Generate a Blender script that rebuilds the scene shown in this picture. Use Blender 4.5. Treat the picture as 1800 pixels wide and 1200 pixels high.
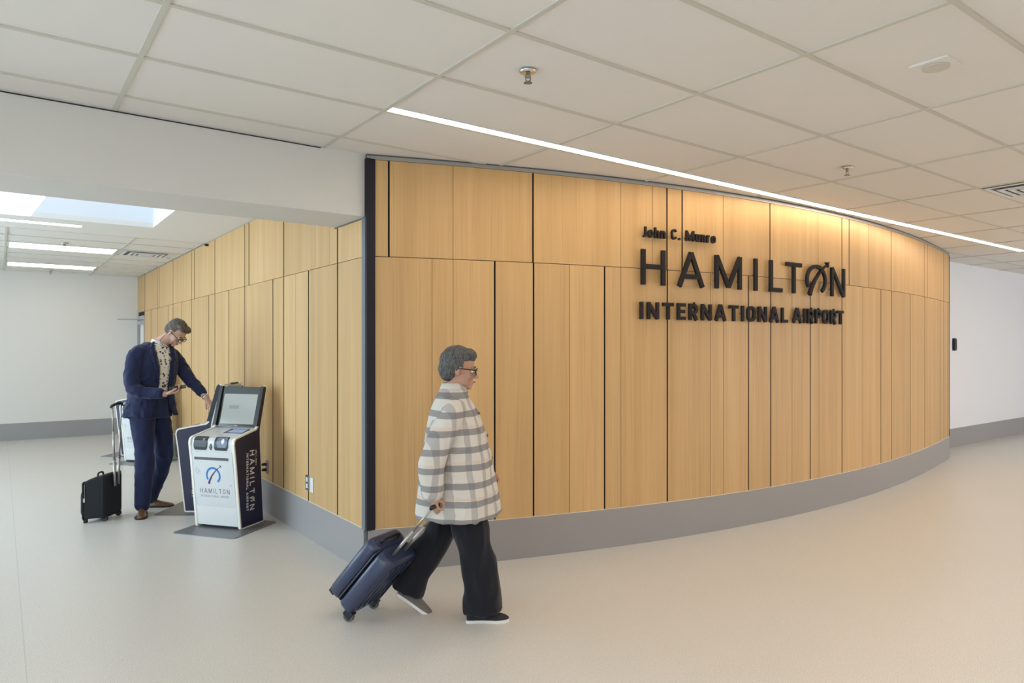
import bpy, math, random
import numpy as np
from mathutils import Vector, Matrix, noise
random.seed(7)
for o in list(bpy.data.objects): bpy.data.objects.remove(o)
C = bpy.context.scene.collection
SC = bpy.context.scene
PI = math.pi

# ------------------------------------------------------------------ camera
CAMZ = 1.567
cd = bpy.data.cameras.new('camera'); cam = bpy.data.objects.new('camera', cd); C.objects.link(cam)
cam.location = (0, 0, CAMZ); cam.rotation_euler = (PI/2, 0, -0.6364)
cd.sensor_width = 36.0; cd.lens = 36.0*1219.2/1800; cd.shift_y = 10.0/1800; cd.clip_start = 0.05
SC.camera = cam
# ------------------------------------------------------------------ view, world, sun, daylight
SC.view_settings.view_transform = 'Standard'; SC.view_settings.look = 'None'
SC.view_settings.gamma = 1.0; SC.view_settings.exposure = 0.12
W = bpy.data.worlds.new('daylight'); SC.world = W; W.use_nodes = True
W.node_tree.nodes['Background'].inputs[0].default_value = (0.80, 0.90, 1.0, 1)
W.node_tree.nodes['Background'].inputs[1].default_value = 1.6
def add_light(name, kind, loc, energy, color, target=None, size=None, size_y=None, direction=None):
    l = bpy.data.lights.new(name, kind); l.energy = energy; l.color = color
    o = bpy.data.objects.new(name, l); C.objects.link(o); o.location = loc
    d = Vector(direction) if direction else Vector(target)-Vector(loc)
    o.rotation_euler = d.to_track_quat('-Z', 'Y').to_euler()
    if size:
        l.shape = 'RECTANGLE'; l.size = size; l.size_y = size_y or size
    return o
s = add_light('sun', 'SUN', (0, 0, 9), 5.0, (1.0, 0.97, 0.92), direction=(-1, 2.9, -1.64)); s.data.angle = 0.01
DAY = (0.62, 0.83, 1.0); WARM = (1.0, 0.80, 0.58); NEUT = (1.0, 0.93, 0.84)
# windows in the wall on the far left: daylight entering
add_light('window_daylight_corridor', 'AREA', (-3.9, 8.6, 1.45), 215, DAY, direction=(1, 0, -0.12), size=7.0, size_y=2.2)
add_light('window_daylight_hall', 'AREA', (-3.9, 0.2, 1.45), 75, DAY, direction=(1, 0.1, -0.10), size=6.0, size_y=2.2)

add_light('added_daylight_right', 'AREA', (14.2, -4.9, 1.45), 150, (0.84, 0.92, 1.0), direction=(0, 1, -0.05), size=6.6, size_y=2.2)  # added daylight in the rear wall, placed to brighten the right white wall

# ------------------------------------------------------------------ materials
def mat(name, col, rough=0.5, metal=0.0, spec=0.5, emit=None, estr=0.0, coat=0.0, trans=0.0, alpha=None):
    m = bpy.data.materials.new(name); m.use_nodes = True
    b = m.node_tree.nodes['Principled BSDF']
    b.inputs['Base Color'].default_value = (*col, 1); b.inputs['Roughness'].default_value = rough
    b.inputs['Metallic'].default_value = metal; b.inputs['Specular IOR Level'].default_value = spec
    b.inputs['Coat Weight'].default_value = coat; b.inputs['Transmission Weight'].default_value = trans
    if emit: b.inputs['Emission Color'].default_value = (*emit, 1); b.inputs['Emission Strength'].default_value = estr
    return m
class NT:
    def __init__(s, m): s.t = m.node_tree; s.n = s.t.nodes; s.l = s.t.links; s.b = s.n['Principled BSDF']
    def new(s, k, **kw):
        n = s.n.new(k)
        for a, v in kw.items():
            if a in n.inputs.keys(): n.inputs[a].default_value = v
            else: setattr(n, a, v)
        return n
    def link(s, a, b): s.l.new(a, b)
    def coords(s, scale, kind='Object', rot=(0, 0, 0)):
        t = s.new('ShaderNodeTexCoord'); m = s.new('ShaderNodeMapping')
        m.inputs['Scale'].default_value = scale; m.inputs['Rotation'].default_value = rot
        s.link(t.outputs[kind], m.inputs[0]); return m.outputs[0]
    def noise(s, vec, scale, detail=3, rough=0.5):
        n = s.new('ShaderNodeTexNoise'); n.inputs['Scale'].default_value = scale; n.inputs['Detail'].default_value = detail
        n.inputs['Roughness'].default_value = rough; s.link(vec, n.inputs['Vector']); return n.outputs['Fac']
    def ramp(s, fac, stops, interp='LINEAR'):
        r = s.new('ShaderNodeValToRGB'); r.color_ramp.interpolation = interp; e = r.color_ramp.elements
        while len(e) < len(stops): e.new(0.5)
        for x, (p, c) in zip(e, stops): x.position = p; x.color = (*c, 1)
        s.link(fac, r.inputs[0]); return r.outputs[0]
    def mix(s, fac, a, b, mode='MIX'):
        m = s.new('ShaderNodeMix'); m.data_type = 'RGBA'; m.blend_type = mode
        for v, i in ((fac, 0), (a, 6), (b, 7)):
            if hasattr(v, 'links'): s.link(v, m.inputs[i])
            elif i == 0: m.inputs[0].default_value = v
            else: m.inputs[i].default_value = (*v, 1)
        return m.outputs[2]
    def bump(s, h, strength=0.1, dist=0.01):
        b = s.new('ShaderNodeBump'); b.inputs['Strength'].default_value = strength; b.inputs['Distance'].default_value = dist
        s.link(h, b.inputs['Height']); s.link(b.outputs[0], s.b.inputs['Normal'])

def mat_wood():
    m = mat('oak_veneer', (0.5, 0.35, 0.2), 0.45, spec=0.32); t = NT(m)
    tc = t.new('ShaderNodeTexCoord'); oi = t.new('ShaderNodeObjectInfo')
    off = t.new('ShaderNodeVectorMath', operation='SCALE'); comb = t.new('ShaderNodeCombineXYZ')
    t.link(oi.outputs['Random'], comb.inputs[0]); t.link(oi.outputs['Random'], comb.inputs[1]); t.link(oi.outputs['Random'], comb.inputs[2])
    t.link(comb.outputs[0], off.inputs[0]); off.inputs['Scale'].default_value = 37.0
    ad = t.new('ShaderNodeVectorMath', operation='ADD'); t.link(tc.outputs['Object'], ad.inputs[0]); t.link(off.outputs[0], ad.inputs[1])
    def mp(sc):
        q = t.new('ShaderNodeMapping'); q.inputs['Scale'].default_value = sc; t.link(ad.outputs[0], q.inputs[0]); return q.outputs[0]
    n1 = t.noise(mp((3.2, 3.2, 0.16)), 1.7, 2, 0.5)
    mul = t.new('ShaderNodeMath', operation='MULTIPLY'); t.link(n1, mul.inputs[0]); mul.inputs[1].default_value = 30.0
    sn = t.new('ShaderNodeMath', operation='SINE'); t.link(mul.outputs[0], sn.inputs[0])
    mr = t.new('ShaderNodeMapRange'); t.link(sn.outputs[0], mr.inputs[0]); mr.inputs[1].default_value = -1; mr.inputs[2].default_value = 1
    n2 = t.noise(mp((90, 90, 1.2)), 1.0, 3, 0.6)
    n3 = t.noise(mp((9, 9, 0.25)), 1.0, 2, 0.5)
    c1 = t.ramp(n3, [(0.3, (0.58, 0.360, 0.155)), (0.7, (0.67, 0.435, 0.200))])
    c2 = t.mix(0.0, c1, (0.4, 0.25, 0.12)); mx = c2.node
    k = t.new('ShaderNodeMath', operation='MULTIPLY'); t.link(mr.outputs[0], k.inputs[0]); k.inputs[1].default_value = 0.10
    t.link(k.outputs[0], mx.inputs[0])
    c3 = t.mix(0.0, c2, (0.36, 0.21, 0.09)); mx3 = c3.node
    r = t.new('ShaderNodeMapRange'); t.link(n2, r.inputs[0]); r.inputs[1].default_value = 0.50; r.inputs[2].default_value = 0.75; r.inputs[4].default_value = 0.35
    t.link(r.outputs[0], mx3.inputs[0])
    hs = t.new('ShaderNodeHueSaturation'); t.link(c3, hs.inputs['Color'])
    vr = t.new('ShaderNodeMapRange'); t.link(oi.outputs['Random'], vr.inputs[0]); vr.inputs[3].default_value = 0.93; vr.inputs[4].default_value = 1.06
    t.link(vr.outputs[0], hs.inputs['Value']); t.link(hs.outputs[0], t.b.inputs['Base Color'])
    return m
def mat_floor():
    m = mat('speckled_vinyl', (0.6, 0.56, 0.5), 0.34, spec=0.45); t = NT(m)
    v = t.coords((1, 1, 1))
    a = t.noise(v, 260, 2, 0.6); b = t.noise(v, 90, 2, 0.5); g = t.noise(v, 0.6, 2)
    c = t.ramp(a, [(0.36, (0.36, 0.33, 0.29)), (0.47, (0.69, 0.665, 0.62)), (0.62, (0.69, 0.665, 0.62)), (0.72, (0.84, 0.82, 0.78))])
    c = t.mix(0.18, c, t.ramp(b, [(0.4, (0.52, 0.49, 0.44)), (0.6, (0.74, 0.71, 0.66))]))
    # welded sheet seam
    sp = t.new('ShaderNodeSeparateXYZ'); t.link(v, sp.inputs[0])
    d = t.new('ShaderNodeMath', operation='SUBTRACT'); t.link(sp.outputs[0], d.inputs[0]); d.inputs[1].default_value = 0.104
    ab = t.new('ShaderNodeMath', operation='ABSOLUTE'); t.link(d.outputs[0], ab.inputs[0])
    lt = t.new('ShaderNodeMath', operation='LESS_THAN'); t.link(ab.outputs[0], lt.inputs[0]); lt.inputs[1].default_value = 0.0028
    k = t.new('ShaderNodeMath', operation='MULTIPLY'); t.link(lt.outputs[0], k.inputs[0]); k.inputs[1].default_value = 0.35
    c2 = t.mix(0.0, c, (0.35, 0.34, 0.32)); t.link(k.outputs[0], c2.node.inputs[0])
    t.link(c2, t.b.inputs['Base Color'])
    r = t.new('ShaderNodeMapRange'); t.link(g, r.inputs[0]); r.inputs[3].default_value = 0.30; r.inputs[4].default_value = 0.40
    t.link(r.outputs[0], t.b.inputs['Roughness']); t.bump(b, 0.03, 0.002)
    return m
def mat_speck(name, col, amp=0.06, scale=300, rough=0.9, bump=0.05):
    m = mat(name, col, rough, spec=0.2); t = NT(m); v = t.coords((1, 1, 1))
    n = t.noise(v, scale, 2, 0.6)
    lo = tuple(x*(1-amp) for x in col); hi = tuple(min(1, x*(1+amp)) for x in col)
    t.link(t.ramp(n, [(0.35, lo), (0.65, hi)]), t.b.inputs['Base Color'])
    if bump: t.bump(n, bump, 0.002)
    return m
def mat_cloth(name, col, rough=0.85, fold=0.25, fs=9.0):
    m = mat(name, col, rough, spec=0.25); t = NT(m); v = t.coords((1, 1, 1)); w = t.coords((1, 1, 0.55))
    f = t.noise(w, fs, 2, 0.45); g = t.noise(v, 500, 1)
    lo = tuple(x*0.86 for x in col); t.link(t.mix(0.0, col, lo), t.b.inputs['Base Color'])
    t.link(g, t.b.inputs['Base Color'].links[0].from_node.inputs[0])
    t.bump(f, fold, 0.03); t.b.inputs['Sheen Weight'].default_value = 0.15
    return m
def mat_floral():
    m = mat('floral_shirt', (0.75, 0.68, 0.58), 0.8); t = NT(m); v = t.coords((1, 1, 1))
    vo = t.new('ShaderNodeTexVoronoi'); vo.inputs['Scale'].default_value = 30; t.link(v, vo.inputs['Vector'])
    n = t.noise(v, 60, 2)
    ad = t.new('ShaderNodeMath', operation='MULTIPLY_ADD'); t.link(n, ad.inputs[0]); ad.inputs[1].default_value = 0.7; t.link(vo.outputs['Distance'], ad.inputs[2])
    c = t.ramp(ad.outputs[0], [(0.60, (0.05, 0.05, 0.09)), (0.66, (0.38, 0.30, 0.26)), (0.71, (0.86, 0.84, 0.79))])
    t.link(c, t.b.inputs['Base Color']); return m
def mat_plaid():
    m = mat('flannel_plaid', (0.6, 0.56, 0.5), 0.95, spec=0.15); t = NT(m)
    v = t.coords((1, 1, 1)); n = t.noise(v, 6, 1)
    sp = t.new('ShaderNodeSeparateXYZ'); t.link(v, sp.inputs[0])
    def band(sock, period, duty, phase=0.0):
        a = t.new('ShaderNodeMath', operation='MULTIPLY_ADD'); t.link(sock, a.inputs[0]); a.inputs[1].default_value = 1/period; a.inputs[2].default_value = phase
        f = t.new('ShaderNodeMath', operation='FRACT'); t.link(a.outputs[0], f.inputs[0])
        l = t.new('ShaderNodeMath', operation='LESS_THAN'); t.link(f.outputs[0], l.inputs[0]); l.inputs[1].default_value = duty
        return l.outputs[0]
    def scl(s, k):
        a = t.new('ShaderNodeMath', operation='MULTIPLY'); t.link(s, a.inputs[0]); a.inputs[1].default_value = k; return a.outputs[0]
    xy = t.new('ShaderNodeMath', operation='ADD'); t.link(sp.outputs[0], xy.inputs[0]); t.link(sp.outputs[1], xy.inputs[1])
    c = t.mix(0.0, (0.64, 0.60, 0.54), (0.12, 0.115, 0.13)); t.link(scl(band(sp.outputs[2], 0.098, 0.36), 0.66), c.node.inputs[0])
    c2 = t.mix(0.0, c, (0.16, 0.16, 0.19)); t.link(scl(band(xy.outputs[0], 0.135, 0.34, 0.2), 0.42), c2.node.inputs[0])
    c3 = t.mix(0.0, c2, (0.62, 0.42, 0.30)); t.link(scl(band(sp.outputs[2], 0.196, 0.07, 0.3), 0.35), c3.node.inputs[0])
    t.link(c3, t.b.inputs['Base Color']); t.bump(t.noise(v, 9, 2), 0.35, 0.03); return m
def mat_hair(name, a, b):
    m = mat(name, a, 0.55, spec=0.35); t = NT(m); v = t.coords((1, 0.35, 0.35))
    n = t.noise(v, 160, 3, 0.7); t.link(t.ramp(n, [(0.35, a), (0.65, b)]), t.b.inputs['Base Color']); t.bump(n, 0.6, 0.004); return m
def mat_skin(name, col):
    m = mat(name, col, 0.5, spec=0.4); b = m.node_tree.nodes['Principled BSDF']
    b.inputs['Subsurface Weight'].default_value = 0.12; b.inputs['Subsurface Radius'].default_value = (0.02, 0.008, 0.004)
    t = NT(m); v = t.coords((1, 1, 1)); n = t.noise(v, 14, 3)
    t.link(t.ramp(n, [(0.3, tuple(x*0.9 for x in col)), (0.7, col)]), t.b.inputs['Base Color']); return m
def mat_leather(name, col, rough=0.35):
    m = mat(name, col, rough, spec=0.6, coat=0.3); t = NT(m); v = t.coords((1, 1, 1))
    n = t.noise(v, 22, 3); t.link(t.ramp(n, [(0.3, tuple(x*0.55 for x in col)), (0.7, col)]), t.b.inputs['Base Color'])
    t.bump(t.noise(v, 90, 2), 0.15, 0.003); return m

M = dict(
    wood=mat_wood(), floor=mat_floor(),
    tile=mat_speck('ceiling_tile', (0.78, 0.755, 0.71), 0.03, 420, 0.95, 0.12),
    tee=mat('ceiling_tee_paint', (0.60, 0.58, 0.50), 0.6),
    drywall=mat_speck('white_paint', (0.80, 0.78, 0.74), 0.01, 160, 0.8, 0.02),
    bluewhite=mat_speck('wall_paint_cool', (0.79, 0.78, 0.80), 0.01, 160, 0.75, 0.02),
    beam=mat_speck('beam_paint', (0.67, 0.65, 0.61), 0.01, 160, 0.8, 0.02), backwall=mat_speck('warm_white_paint', (0.73, 0.70, 0.65), 0.01, 160, 0.8, 0.02),
    base=mat_speck('grey_base', (0.33, 0.315, 0.31), 0.02, 200, 0.4, 0.0),
    backing=mat('dark_reveal', (0.018, 0.014, 0.012), 0.8),
    post=mat('dark_post', (0.018, 0.016, 0.023), 0.6, spec=0.25),
    alu=mat('aluminium', (0.42, 0.42, 0.42), 0.4, 0.7),
    letter=mat('dark_bronze', (0.022, 0.018, 0.018), 0.7, spec=0.25),
    white=mat('white_plastic', (0.74, 0.74, 0.72), 0.35),
    kwhite=mat('kiosk_white', (0.66, 0.675, 0.67), 0.3, coat=0.2),
    ktrim=mat('kiosk_trim', (0.85, 0.82, 0.74), 0.35),
    navy=mat('kiosk_navy', (0.018, 0.018, 0.052), 0.38),
    black=mat('black_plastic', (0.012, 0.012, 0.013), 0.35),
    glossblack=mat('bezel_glass', (0.012, 0.016, 0.015), 0.08, spec=0.8),
    inkgrey=mat('grey_ink', (0.14, 0.14, 0.17), 0.6), inkpale=mat('pale_ink', (0.45, 0.45, 0.48), 0.6),
    inkwhite=mat('white_ink', (0.80, 0.78, 0.78), 0.5),
    blue=mat('blue_ink', (0.03, 0.20, 0.52), 0.4), indigo=mat('indigo_ink', (0.035, 0.035, 0.14), 0.4),
    screen=mat('lit_screen', (0.05, 0.06, 0.06), 0.10, spec=0.8, emit=(0.62, 0.70, 0.67), estr=0.42),
    screen2=mat('lit_screen_dim', (0.05, 0.06, 0.06), 0.15, emit=(0.42, 0.50, 0.52), estr=0.40),
    pad=mat('pad_screen', (0.05, 0.06, 0.1), 0.12, emit=(0.30, 0.42, 0.72), estr=0.5),
    steel=mat('steel', (0.30, 0.30, 0.29), 0.32, 0.85), tube=mat('handle_aluminium', (0.45, 0.42, 0.39), 0.38, 0.8), chrome=mat('chrome', (0.75, 0.73, 0.70), 0.18, 1.0),
    plate=mat('steel_plate', (0.24, 0.24, 0.25), 0.45, 0.5),
    strip=mat('diffuser_warm', (0.9, 0.9, 0.9), 0.5, emit=(1.0, 0.82, 0.62), estr=15.5),
    hall_fill=mat('hall_fill_glow', (0.9, 0.9, 0.9), 0.5, emit=(1.0, 0.89, 0.80), estr=23.0), troffer=mat('diffuser_neutral', (0.9, 0.9, 0.9), 0.5, emit=(1.0, 0.95, 0.88), estr=3.2),
    glass=mat('clear_glass', (1, 1, 1), 0.0, trans=1.0),
    steelpaint=mat('grey_trim_paint', (0.16, 0.16, 0.17), 0.45), grey=mat('grey_paint', (0.42, 0.40, 0.39), 0.5), dgrey=mat('dark_grey', (0.10, 0.10, 0.10), 0.5),
    suit=mat_cloth('navy_suit', (0.014, 0.020, 0.066), 0.75, 0.35, 8), trouser=mat_cloth('navy_trousers', (0.016, 0.022, 0.068), 0.78, 0.3, 7),
    blackcloth=mat_cloth('black_trousers', (0.010, 0.010, 0.015), 0.85, 0.4, 8),
    floral=mat_floral(), plaid=mat_plaid(), collar=mat('white_collar', (0.78, 0.78, 0.80), 0.8),
    skin=mat_skin('skin', (0.62, 0.37, 0.27)), skin2=mat_skin('skin_tan', (0.50, 0.28, 0.19)),
    hair=mat_hair('brown_grey_hair', (0.035, 0.026, 0.020), (0.17, 0.14, 0.12)), hair2=mat_hair('grey_hair', (0.035, 0.034, 0.033), (0.15, 0.146, 0.14)),
    shoe=mat_leather('brown_leather', (0.20, 0.085, 0.030)), sole=mat('dark_sole', (0.02, 0.014, 0.01), 0.6),
    bshoe=mat('black_canvas', (0.015, 0.015, 0.02), 0.8), wsole=mat('white_sole', (0.78, 0.76, 0.73), 0.6), gshoe=mat('grey_canvas', (0.16, 0.14, 0.13), 0.8),
    nylon=mat_speck('black_nylon', (0.026, 0.029, 0.034), 0.2, 500, 0.6, 0.1), nylon2=mat('nylon_piping', (0.008, 0.008, 0.009), 0.4),
    caseblue=mat('navy_shell', (0.025, 0.035, 0.085), 0.35, coat=0.2), eye=mat('eye_white', (0.8, 0.78, 0.75), 0.3), iris=mat('iris', (0.03, 0.02, 0.015), 0.2),
    lip=mat('lip', (0.42, 0.17, 0.14), 0.5), lens=mat('lens', (0.95, 0.97, 0.97), 0.02, trans=1.0),
)

# ------------------------------------------------------------------ mesh helpers
class MB:
    def __init__(s, front=None): s.v = []; s.f = []; s.sm = []; s.front = front
    def add(s, vs, fs, smooth=False):
        n = len(s.v); s.v += [tuple(p) for p in vs]; s.f += [tuple(i+n for i in f) for f in fs]; s.sm += [smooth]*len(fs); return s
    def box(s, lo, hi, mx=None):
        x0, y0, z0 = lo; x1, y1, z1 = hi
        vs = [Vector(p) for p in ((x0,y0,z0),(x1,y0,z0),(x1,y1,z0),(x0,y1,z0),(x0,y0,z1),(x1,y0,z1),(x1,y1,z1),(x0,y1,z1))]
        if mx: vs = [mx @ p for p in vs]
        return s.add(vs, [(3,2,1,0),(4,5,6,7),(0,1,5,4),(1,2,6,5),(2,3,7,6),(3,0,4,7)])
    def prism(s, poly, fn0, fn1, smooth=False):
        n = len(poly); vs = [fn0(*p) for p in poly]+[fn1(*p) for p in poly]
        fs = [tuple(range(n))[::-1], tuple(range(n, 2*n))]
        s.add(vs, fs)
        k = len(s.v)-2*n
        s.f += [(k+i, k+(i+1) % n, k+n+(i+1) % n, k+n+i) for i in range(n)]; s.sm += [smooth]*n
        return s
    def rings(s, rs, smooth=True, caps=True, closed=True):
        n = len(rs[0]); k = len(s.v); s.v += [tuple(p) for r in rs for p in r]; m = len(rs)
        for i in range(m-1):
            for j in range(n if closed else n-1):
                a = k+i*n+j; b = k+i*n+(j+1) % n
                s.f.append((a, b, b+n, a+n)); s.sm.append(smooth)
        if caps:
            s.f.append(tuple(range(k, k+n))[::-1]); s.sm.append(False); s.f.append(tuple(range(k+(m-1)*n, k+m*n))); s.sm.append(False)
        return s
    def tube(s, pts, rad, seg=16, side=None, ratio=1.0, sub=6, round_ends=True):
        P = [Vector(p) for p in pts]; R = list(rad) if hasattr(rad, '__len__') else [rad]*len(P)
        if len(P) > 2 and sub > 1:
            Q = []; T = []
            for i in range(len(P)-1):
                p0 = P[max(i-1, 0)]; p1 = P[i]; p2 = P[i+1]; p3 = P[min(i+2, len(P)-1)]
                for k in range(sub):
                    t = k/sub
                    Q.append(0.5*((2*p1)+(p2-p0)*t+(2*p0-5*p1+4*p2-p3)*t*t+(3*p1-p0-3*p2+p3)*t**3)); T.append(R[i]+(R[i+1]-R[i])*(3*t*t-2*t**3))
            P = Q+[P[-1]]; R = T+[R[-1]]
        ctr = []; 
        if round_ends:
            d0 = (P[0]-P[1]).normalized(); d1 = (P[-1]-P[-2]).normalized()
            A = [(P[0]+d0*R[0]*math.sin(a), R[0]*math.cos(a)) for a in (1.45, 1.1, 0.6)]
            B = [(P[-1]+d1*R[-1]*math.sin(a), R[-1]*math.cos(a)) for a in (0.6, 1.1, 1.45)]
            ctr = A+list(zip(P, R))+B
        else: ctr = list(zip(P, R))
        rs = []; up = None
        for i, (p, r) in enumerate(ctr):
            d = (ctr[min(i+1, len(ctr)-1)][0]-ctr[max(i-1, 0)][0]).normalized()
            if side is not None: x = Vector(side)
            else: x = up if up is not None else (Vector((0, 0, 1)) if abs(d.z) < 0.9 else Vector((1, 0, 0)))
            x = (x-d*x.dot(d)).normalized(); up = x; y = d.cross(x)
            rs.append([p+x*r*math.cos(2*PI*j/seg)+y*r*ratio*math.sin(2*PI*j/seg) for j in range(seg)])
        return s.rings(rs)
    def ell(s, c, r, rot=None, seg=24, rows=14):
        c = Vector(c); rs = []
        for i in range(rows+1):
            a = -PI/2+PI*(0.02+0.96*i/rows)
            ring = [Vector((r[0]*math.cos(a)*math.cos(2*PI*j/seg), r[1]*math.cos(a)*math.sin(2*PI*j/seg), r[2]*math.sin(a))) for j in range(seg)]
            rs.append([c+(rot @ p if rot else p) for p in ring])
        return s.rings(rs)
    def cyl(s, a, b, r, seg=20, r2=None):
        return s.tube([a, b], [r, r if r2 is None else r2], seg=seg, round_ends=False)
    def xform(s, mx): s.v = [tuple(mx @ Vector(p)) for p in s.v]; return s
    def mesh(s, name):
        me = bpy.data.meshes.new(name); me.from_pydata(s.v, [], s.f); me.polygons.foreach_set('use_smooth', s.sm); me.update(); return me
    def build(s, name, m, parent=None, bevel=0, kind=None):
        me = s.mesh(name)
        if m: me.materials.append(m)
        if name == 'wood_panel':        # panel edges are black in the open joints
            me.materials.append(M['backing'])
            for p in me.polygons:
                c = sum((me.vertices[i].co for i in p.vertices), Vector())/len(p.vertices)
                if abs(p.normal.z) < .5 and s.front and not s.front(p.normal): p.material_index = 1
        o = bpy.data.objects.new(name, me); C.objects.link(o); o.parent = parent
        if bevel:
            b = o.modifiers.new('bevel', 'BEVEL'); b.width = bevel; b.segments = 2; b.limit_method = 'ANGLE'; b.angle_limit = 0.6
        if kind: o['kind'] = kind
        return o
def tag(o, label=None, cat=None, group=None, kind=None):
    if label: o['label'] = label
    if cat: o['category'] = cat
    if group: o['group'] = group
    if kind: o['kind'] = kind
    return o
def empty(name, loc=(0, 0, 0), rz=0.0):
    o = bpy.data.objects.new(name, None); C.objects.link(o); o.location = loc; o.rotation_euler = (0, 0, rz); o.empty_display_size = 0.1; return o
def copy_tree(o, parent=None):
    c = o.copy(); C.objects.link(c); c.parent = parent
    for k in [x for x in bpy.data.objects if x.parent == o]: copy_tree(k, c)
    return c
def remesh(mb, name, m, parent, voxel=0.006, smooth=4, deform=None, decimate=None):
    me = mb.mesh('tmp'); o = bpy.data.objects.new('tmp', me); C.objects.link(o)
    r = o.modifiers.new('r', 'REMESH'); r.mode = 'VOXEL'; r.voxel_size = voxel; r.use_smooth_shade = True
    if smooth:
        q = o.modifiers.new('s', 'SMOOTH'); q.iterations = smooth; q.factor = 0.5
    if decimate:
        d = o.modifiers.new('d', 'DECIMATE'); d.ratio = decimate
    dg = bpy.context.evaluated_depsgraph_get(); dg.update()
    out = bpy.data.meshes.new_from_object(o.evaluated_get(dg)); out.name = name
    bpy.data.objects.remove(o); bpy.data.meshes.remove(me)
    if deform:
        pts = [(v.co.copy(), v.normal.copy()) for v in out.vertices]
        out.vertices.foreach_set('co', [x for c, n in pts for x in deform(c, n)])
    out.polygons.foreach_set('use_smooth', [True]*len(out.polygons)); out.update()
    out.materials.clear(); out.materials.append(m)
    ob = bpy.data.objects.new(name, out); C.objects.link(ob); ob.parent = parent
    return ob
def structure(mb, name, m, parent=None, bevel=0): return mb.build(name, m, parent, bevel, kind=None if parent else 'structure')

# ------------------------------------------------------------------ stroke lettering
def arc(cx, cy, rx, ry, a0, a1, n=14):
    return [(cx+rx*math.cos(math.radians(a0+(a1-a0)*i/n)), cy+ry*math.sin(math.radians(a0+(a1-a0)*i/n))) for i in range(n+1)]
def glyph(ch, w, t):
    """centre-line strokes of one character in a box w wide, cap height 1, stroke t"""
    h = t/2; L = h; R = w-h; B = h; T = 1-h; xh = 0.74; XT = xh-h; mid = w/2; rx = (R-L)/2
    if ch == 'H': return [[(L,0),(L,1)], [(R,0),(R,1)], [(L,.52),(R,.52)]]
    if ch == 'A': return [[(L*0.9,0),(mid,1)], [(w-L*0.9,0),(mid,1)], [(w*.2,.3),(w*.8,.3)]]
    if ch == 'M': return [[(L,0),(L,1)], [(R,0),(R,1)], [(L,1-h*.3),(mid,.06)], [(R,1-h*.3),(mid,.06)]]
    if ch == 'I': return [[(mid,0),(mid,1)]]
    if ch == 'L': return [[(L,1),(L,0)], [(L,B),(w,B)]]
    if ch == 'T': return [[(0,T),(w,T)], [(mid,0),(mid,T)]]
    if ch == 'N': return [[(L,0),(L,1)], [(R,0),(R,1)], [(L,1-h*.4),(R,h*.4)]]
    if ch == 'E': return [[(L,0),(L,1)], [(L,T),(w,T)], [(L,.51),(w*.93,.51)], [(L,B),(w,B)]]
    if ch in 'RP':
        st = [[(L,0),(L,1)], [(L,T),(R-.22,T)]+arc(R-.22,(T+.45)/2,.22,(T-.45)/2,90,-90,10)+[(L,.45)]]
        return st+([[(mid*1.02,.45),(R,0)]] if ch == 'R' else [])
    if ch == 'O': return [[(L,.35),(L,.65)]+arc(mid,.65,rx,T-.65,180,0)+[(R,.35)]+arc(mid,.35,rx,.35-B,0,-180)]
    if ch == 'C': return [arc(mid,.66,rx,T-.66,22,180)+[(L,.34)]+arc(mid,.34,rx,.34-B,180,338)]
    if ch == 'J': return [[(R,1),(R,.3)]+arc(mid,.3,rx,.3-B,0,-130)]
    if ch == 'o': return [[(L,.3),(L,xh-.3)]+arc(mid,xh-.28,rx,XT-xh+.28,180,0)+[(R,.3)]+arc(mid,.28,rx,.28-B,0,-180)]
    if ch == 'h': return [[(L,0),(L,1)], [(L,xh-.3)]+arc(mid,xh-.28,rx,XT-xh+.28,180,0)+[(R,0)]]
    if ch == 'n': return [[(L,0),(L,xh)], [(L,xh-.3)]+arc(mid,xh-.28,rx,XT-xh+.28,180,0)+[(R,0)]]
    if ch == 'u': return [[(R,0),(R,xh)], [(L,xh),(L,.3)]+arc(mid,.28,rx,.28-B,180,360)]
    if ch == 'r': return [[(L,0),(L,xh)], [(L,xh-.3)]+arc(mid+.05,xh-.28,rx,XT-xh+.28,180,60)]
    if ch == '.': return [[(mid,0),(mid,t*1.1)]]
    return []
WID = dict(H=.74, A=.86, M=.94, I=.2, L=.58, T=.72, N=.76, E=.56, R=.62, P=.6, O=.70, C=.62, J=.45, o=.52, h=.5, n=.5, u=.5, r=.38)
WID['.'] = .2; WID[' '] = .32
def ribbon(mb, pl, t, fn, d0, d1):
    """polyline stroke of width t as a solid between depths d0 and d1; fn(x,y,d) places it"""
    n = len(pl); L = []; R = []
    for i, (x, y) in enumerate(pl):
        def nrm(a, b):
            dx, dy = b[0]-a[0], b[1]-a[1]; l = math.hypot(dx, dy) or 1; return (-dy/l, dx/l)
        if i == 0: nx, ny = nrm(pl[0], pl[1]); k = 1
        elif i == n-1: nx, ny = nrm(pl[-2], pl[-1]); k = 1
        else:
            a = nrm(pl[i-1], pl[i]); b = nrm(pl[i], pl[i+1]); nx, ny = a[0]+b[0], a[1]+b[1]; l = math.hypot(nx, ny) or 1; nx /= l; ny /= l
            k = 1/max(0.5, nx*a[0]+ny*a[1])
        L.append((x+nx*t/2*k, y+ny*t/2*k)); R.append((x-nx*t/2*k, y-ny*t/2*k))
    rs = [[fn(*L[i], d0), fn(*R[i], d0), fn(*R[i], d1), fn(*L[i], d1)] for i in range(n)]
    return mb.rings(rs, smooth=False)
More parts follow.
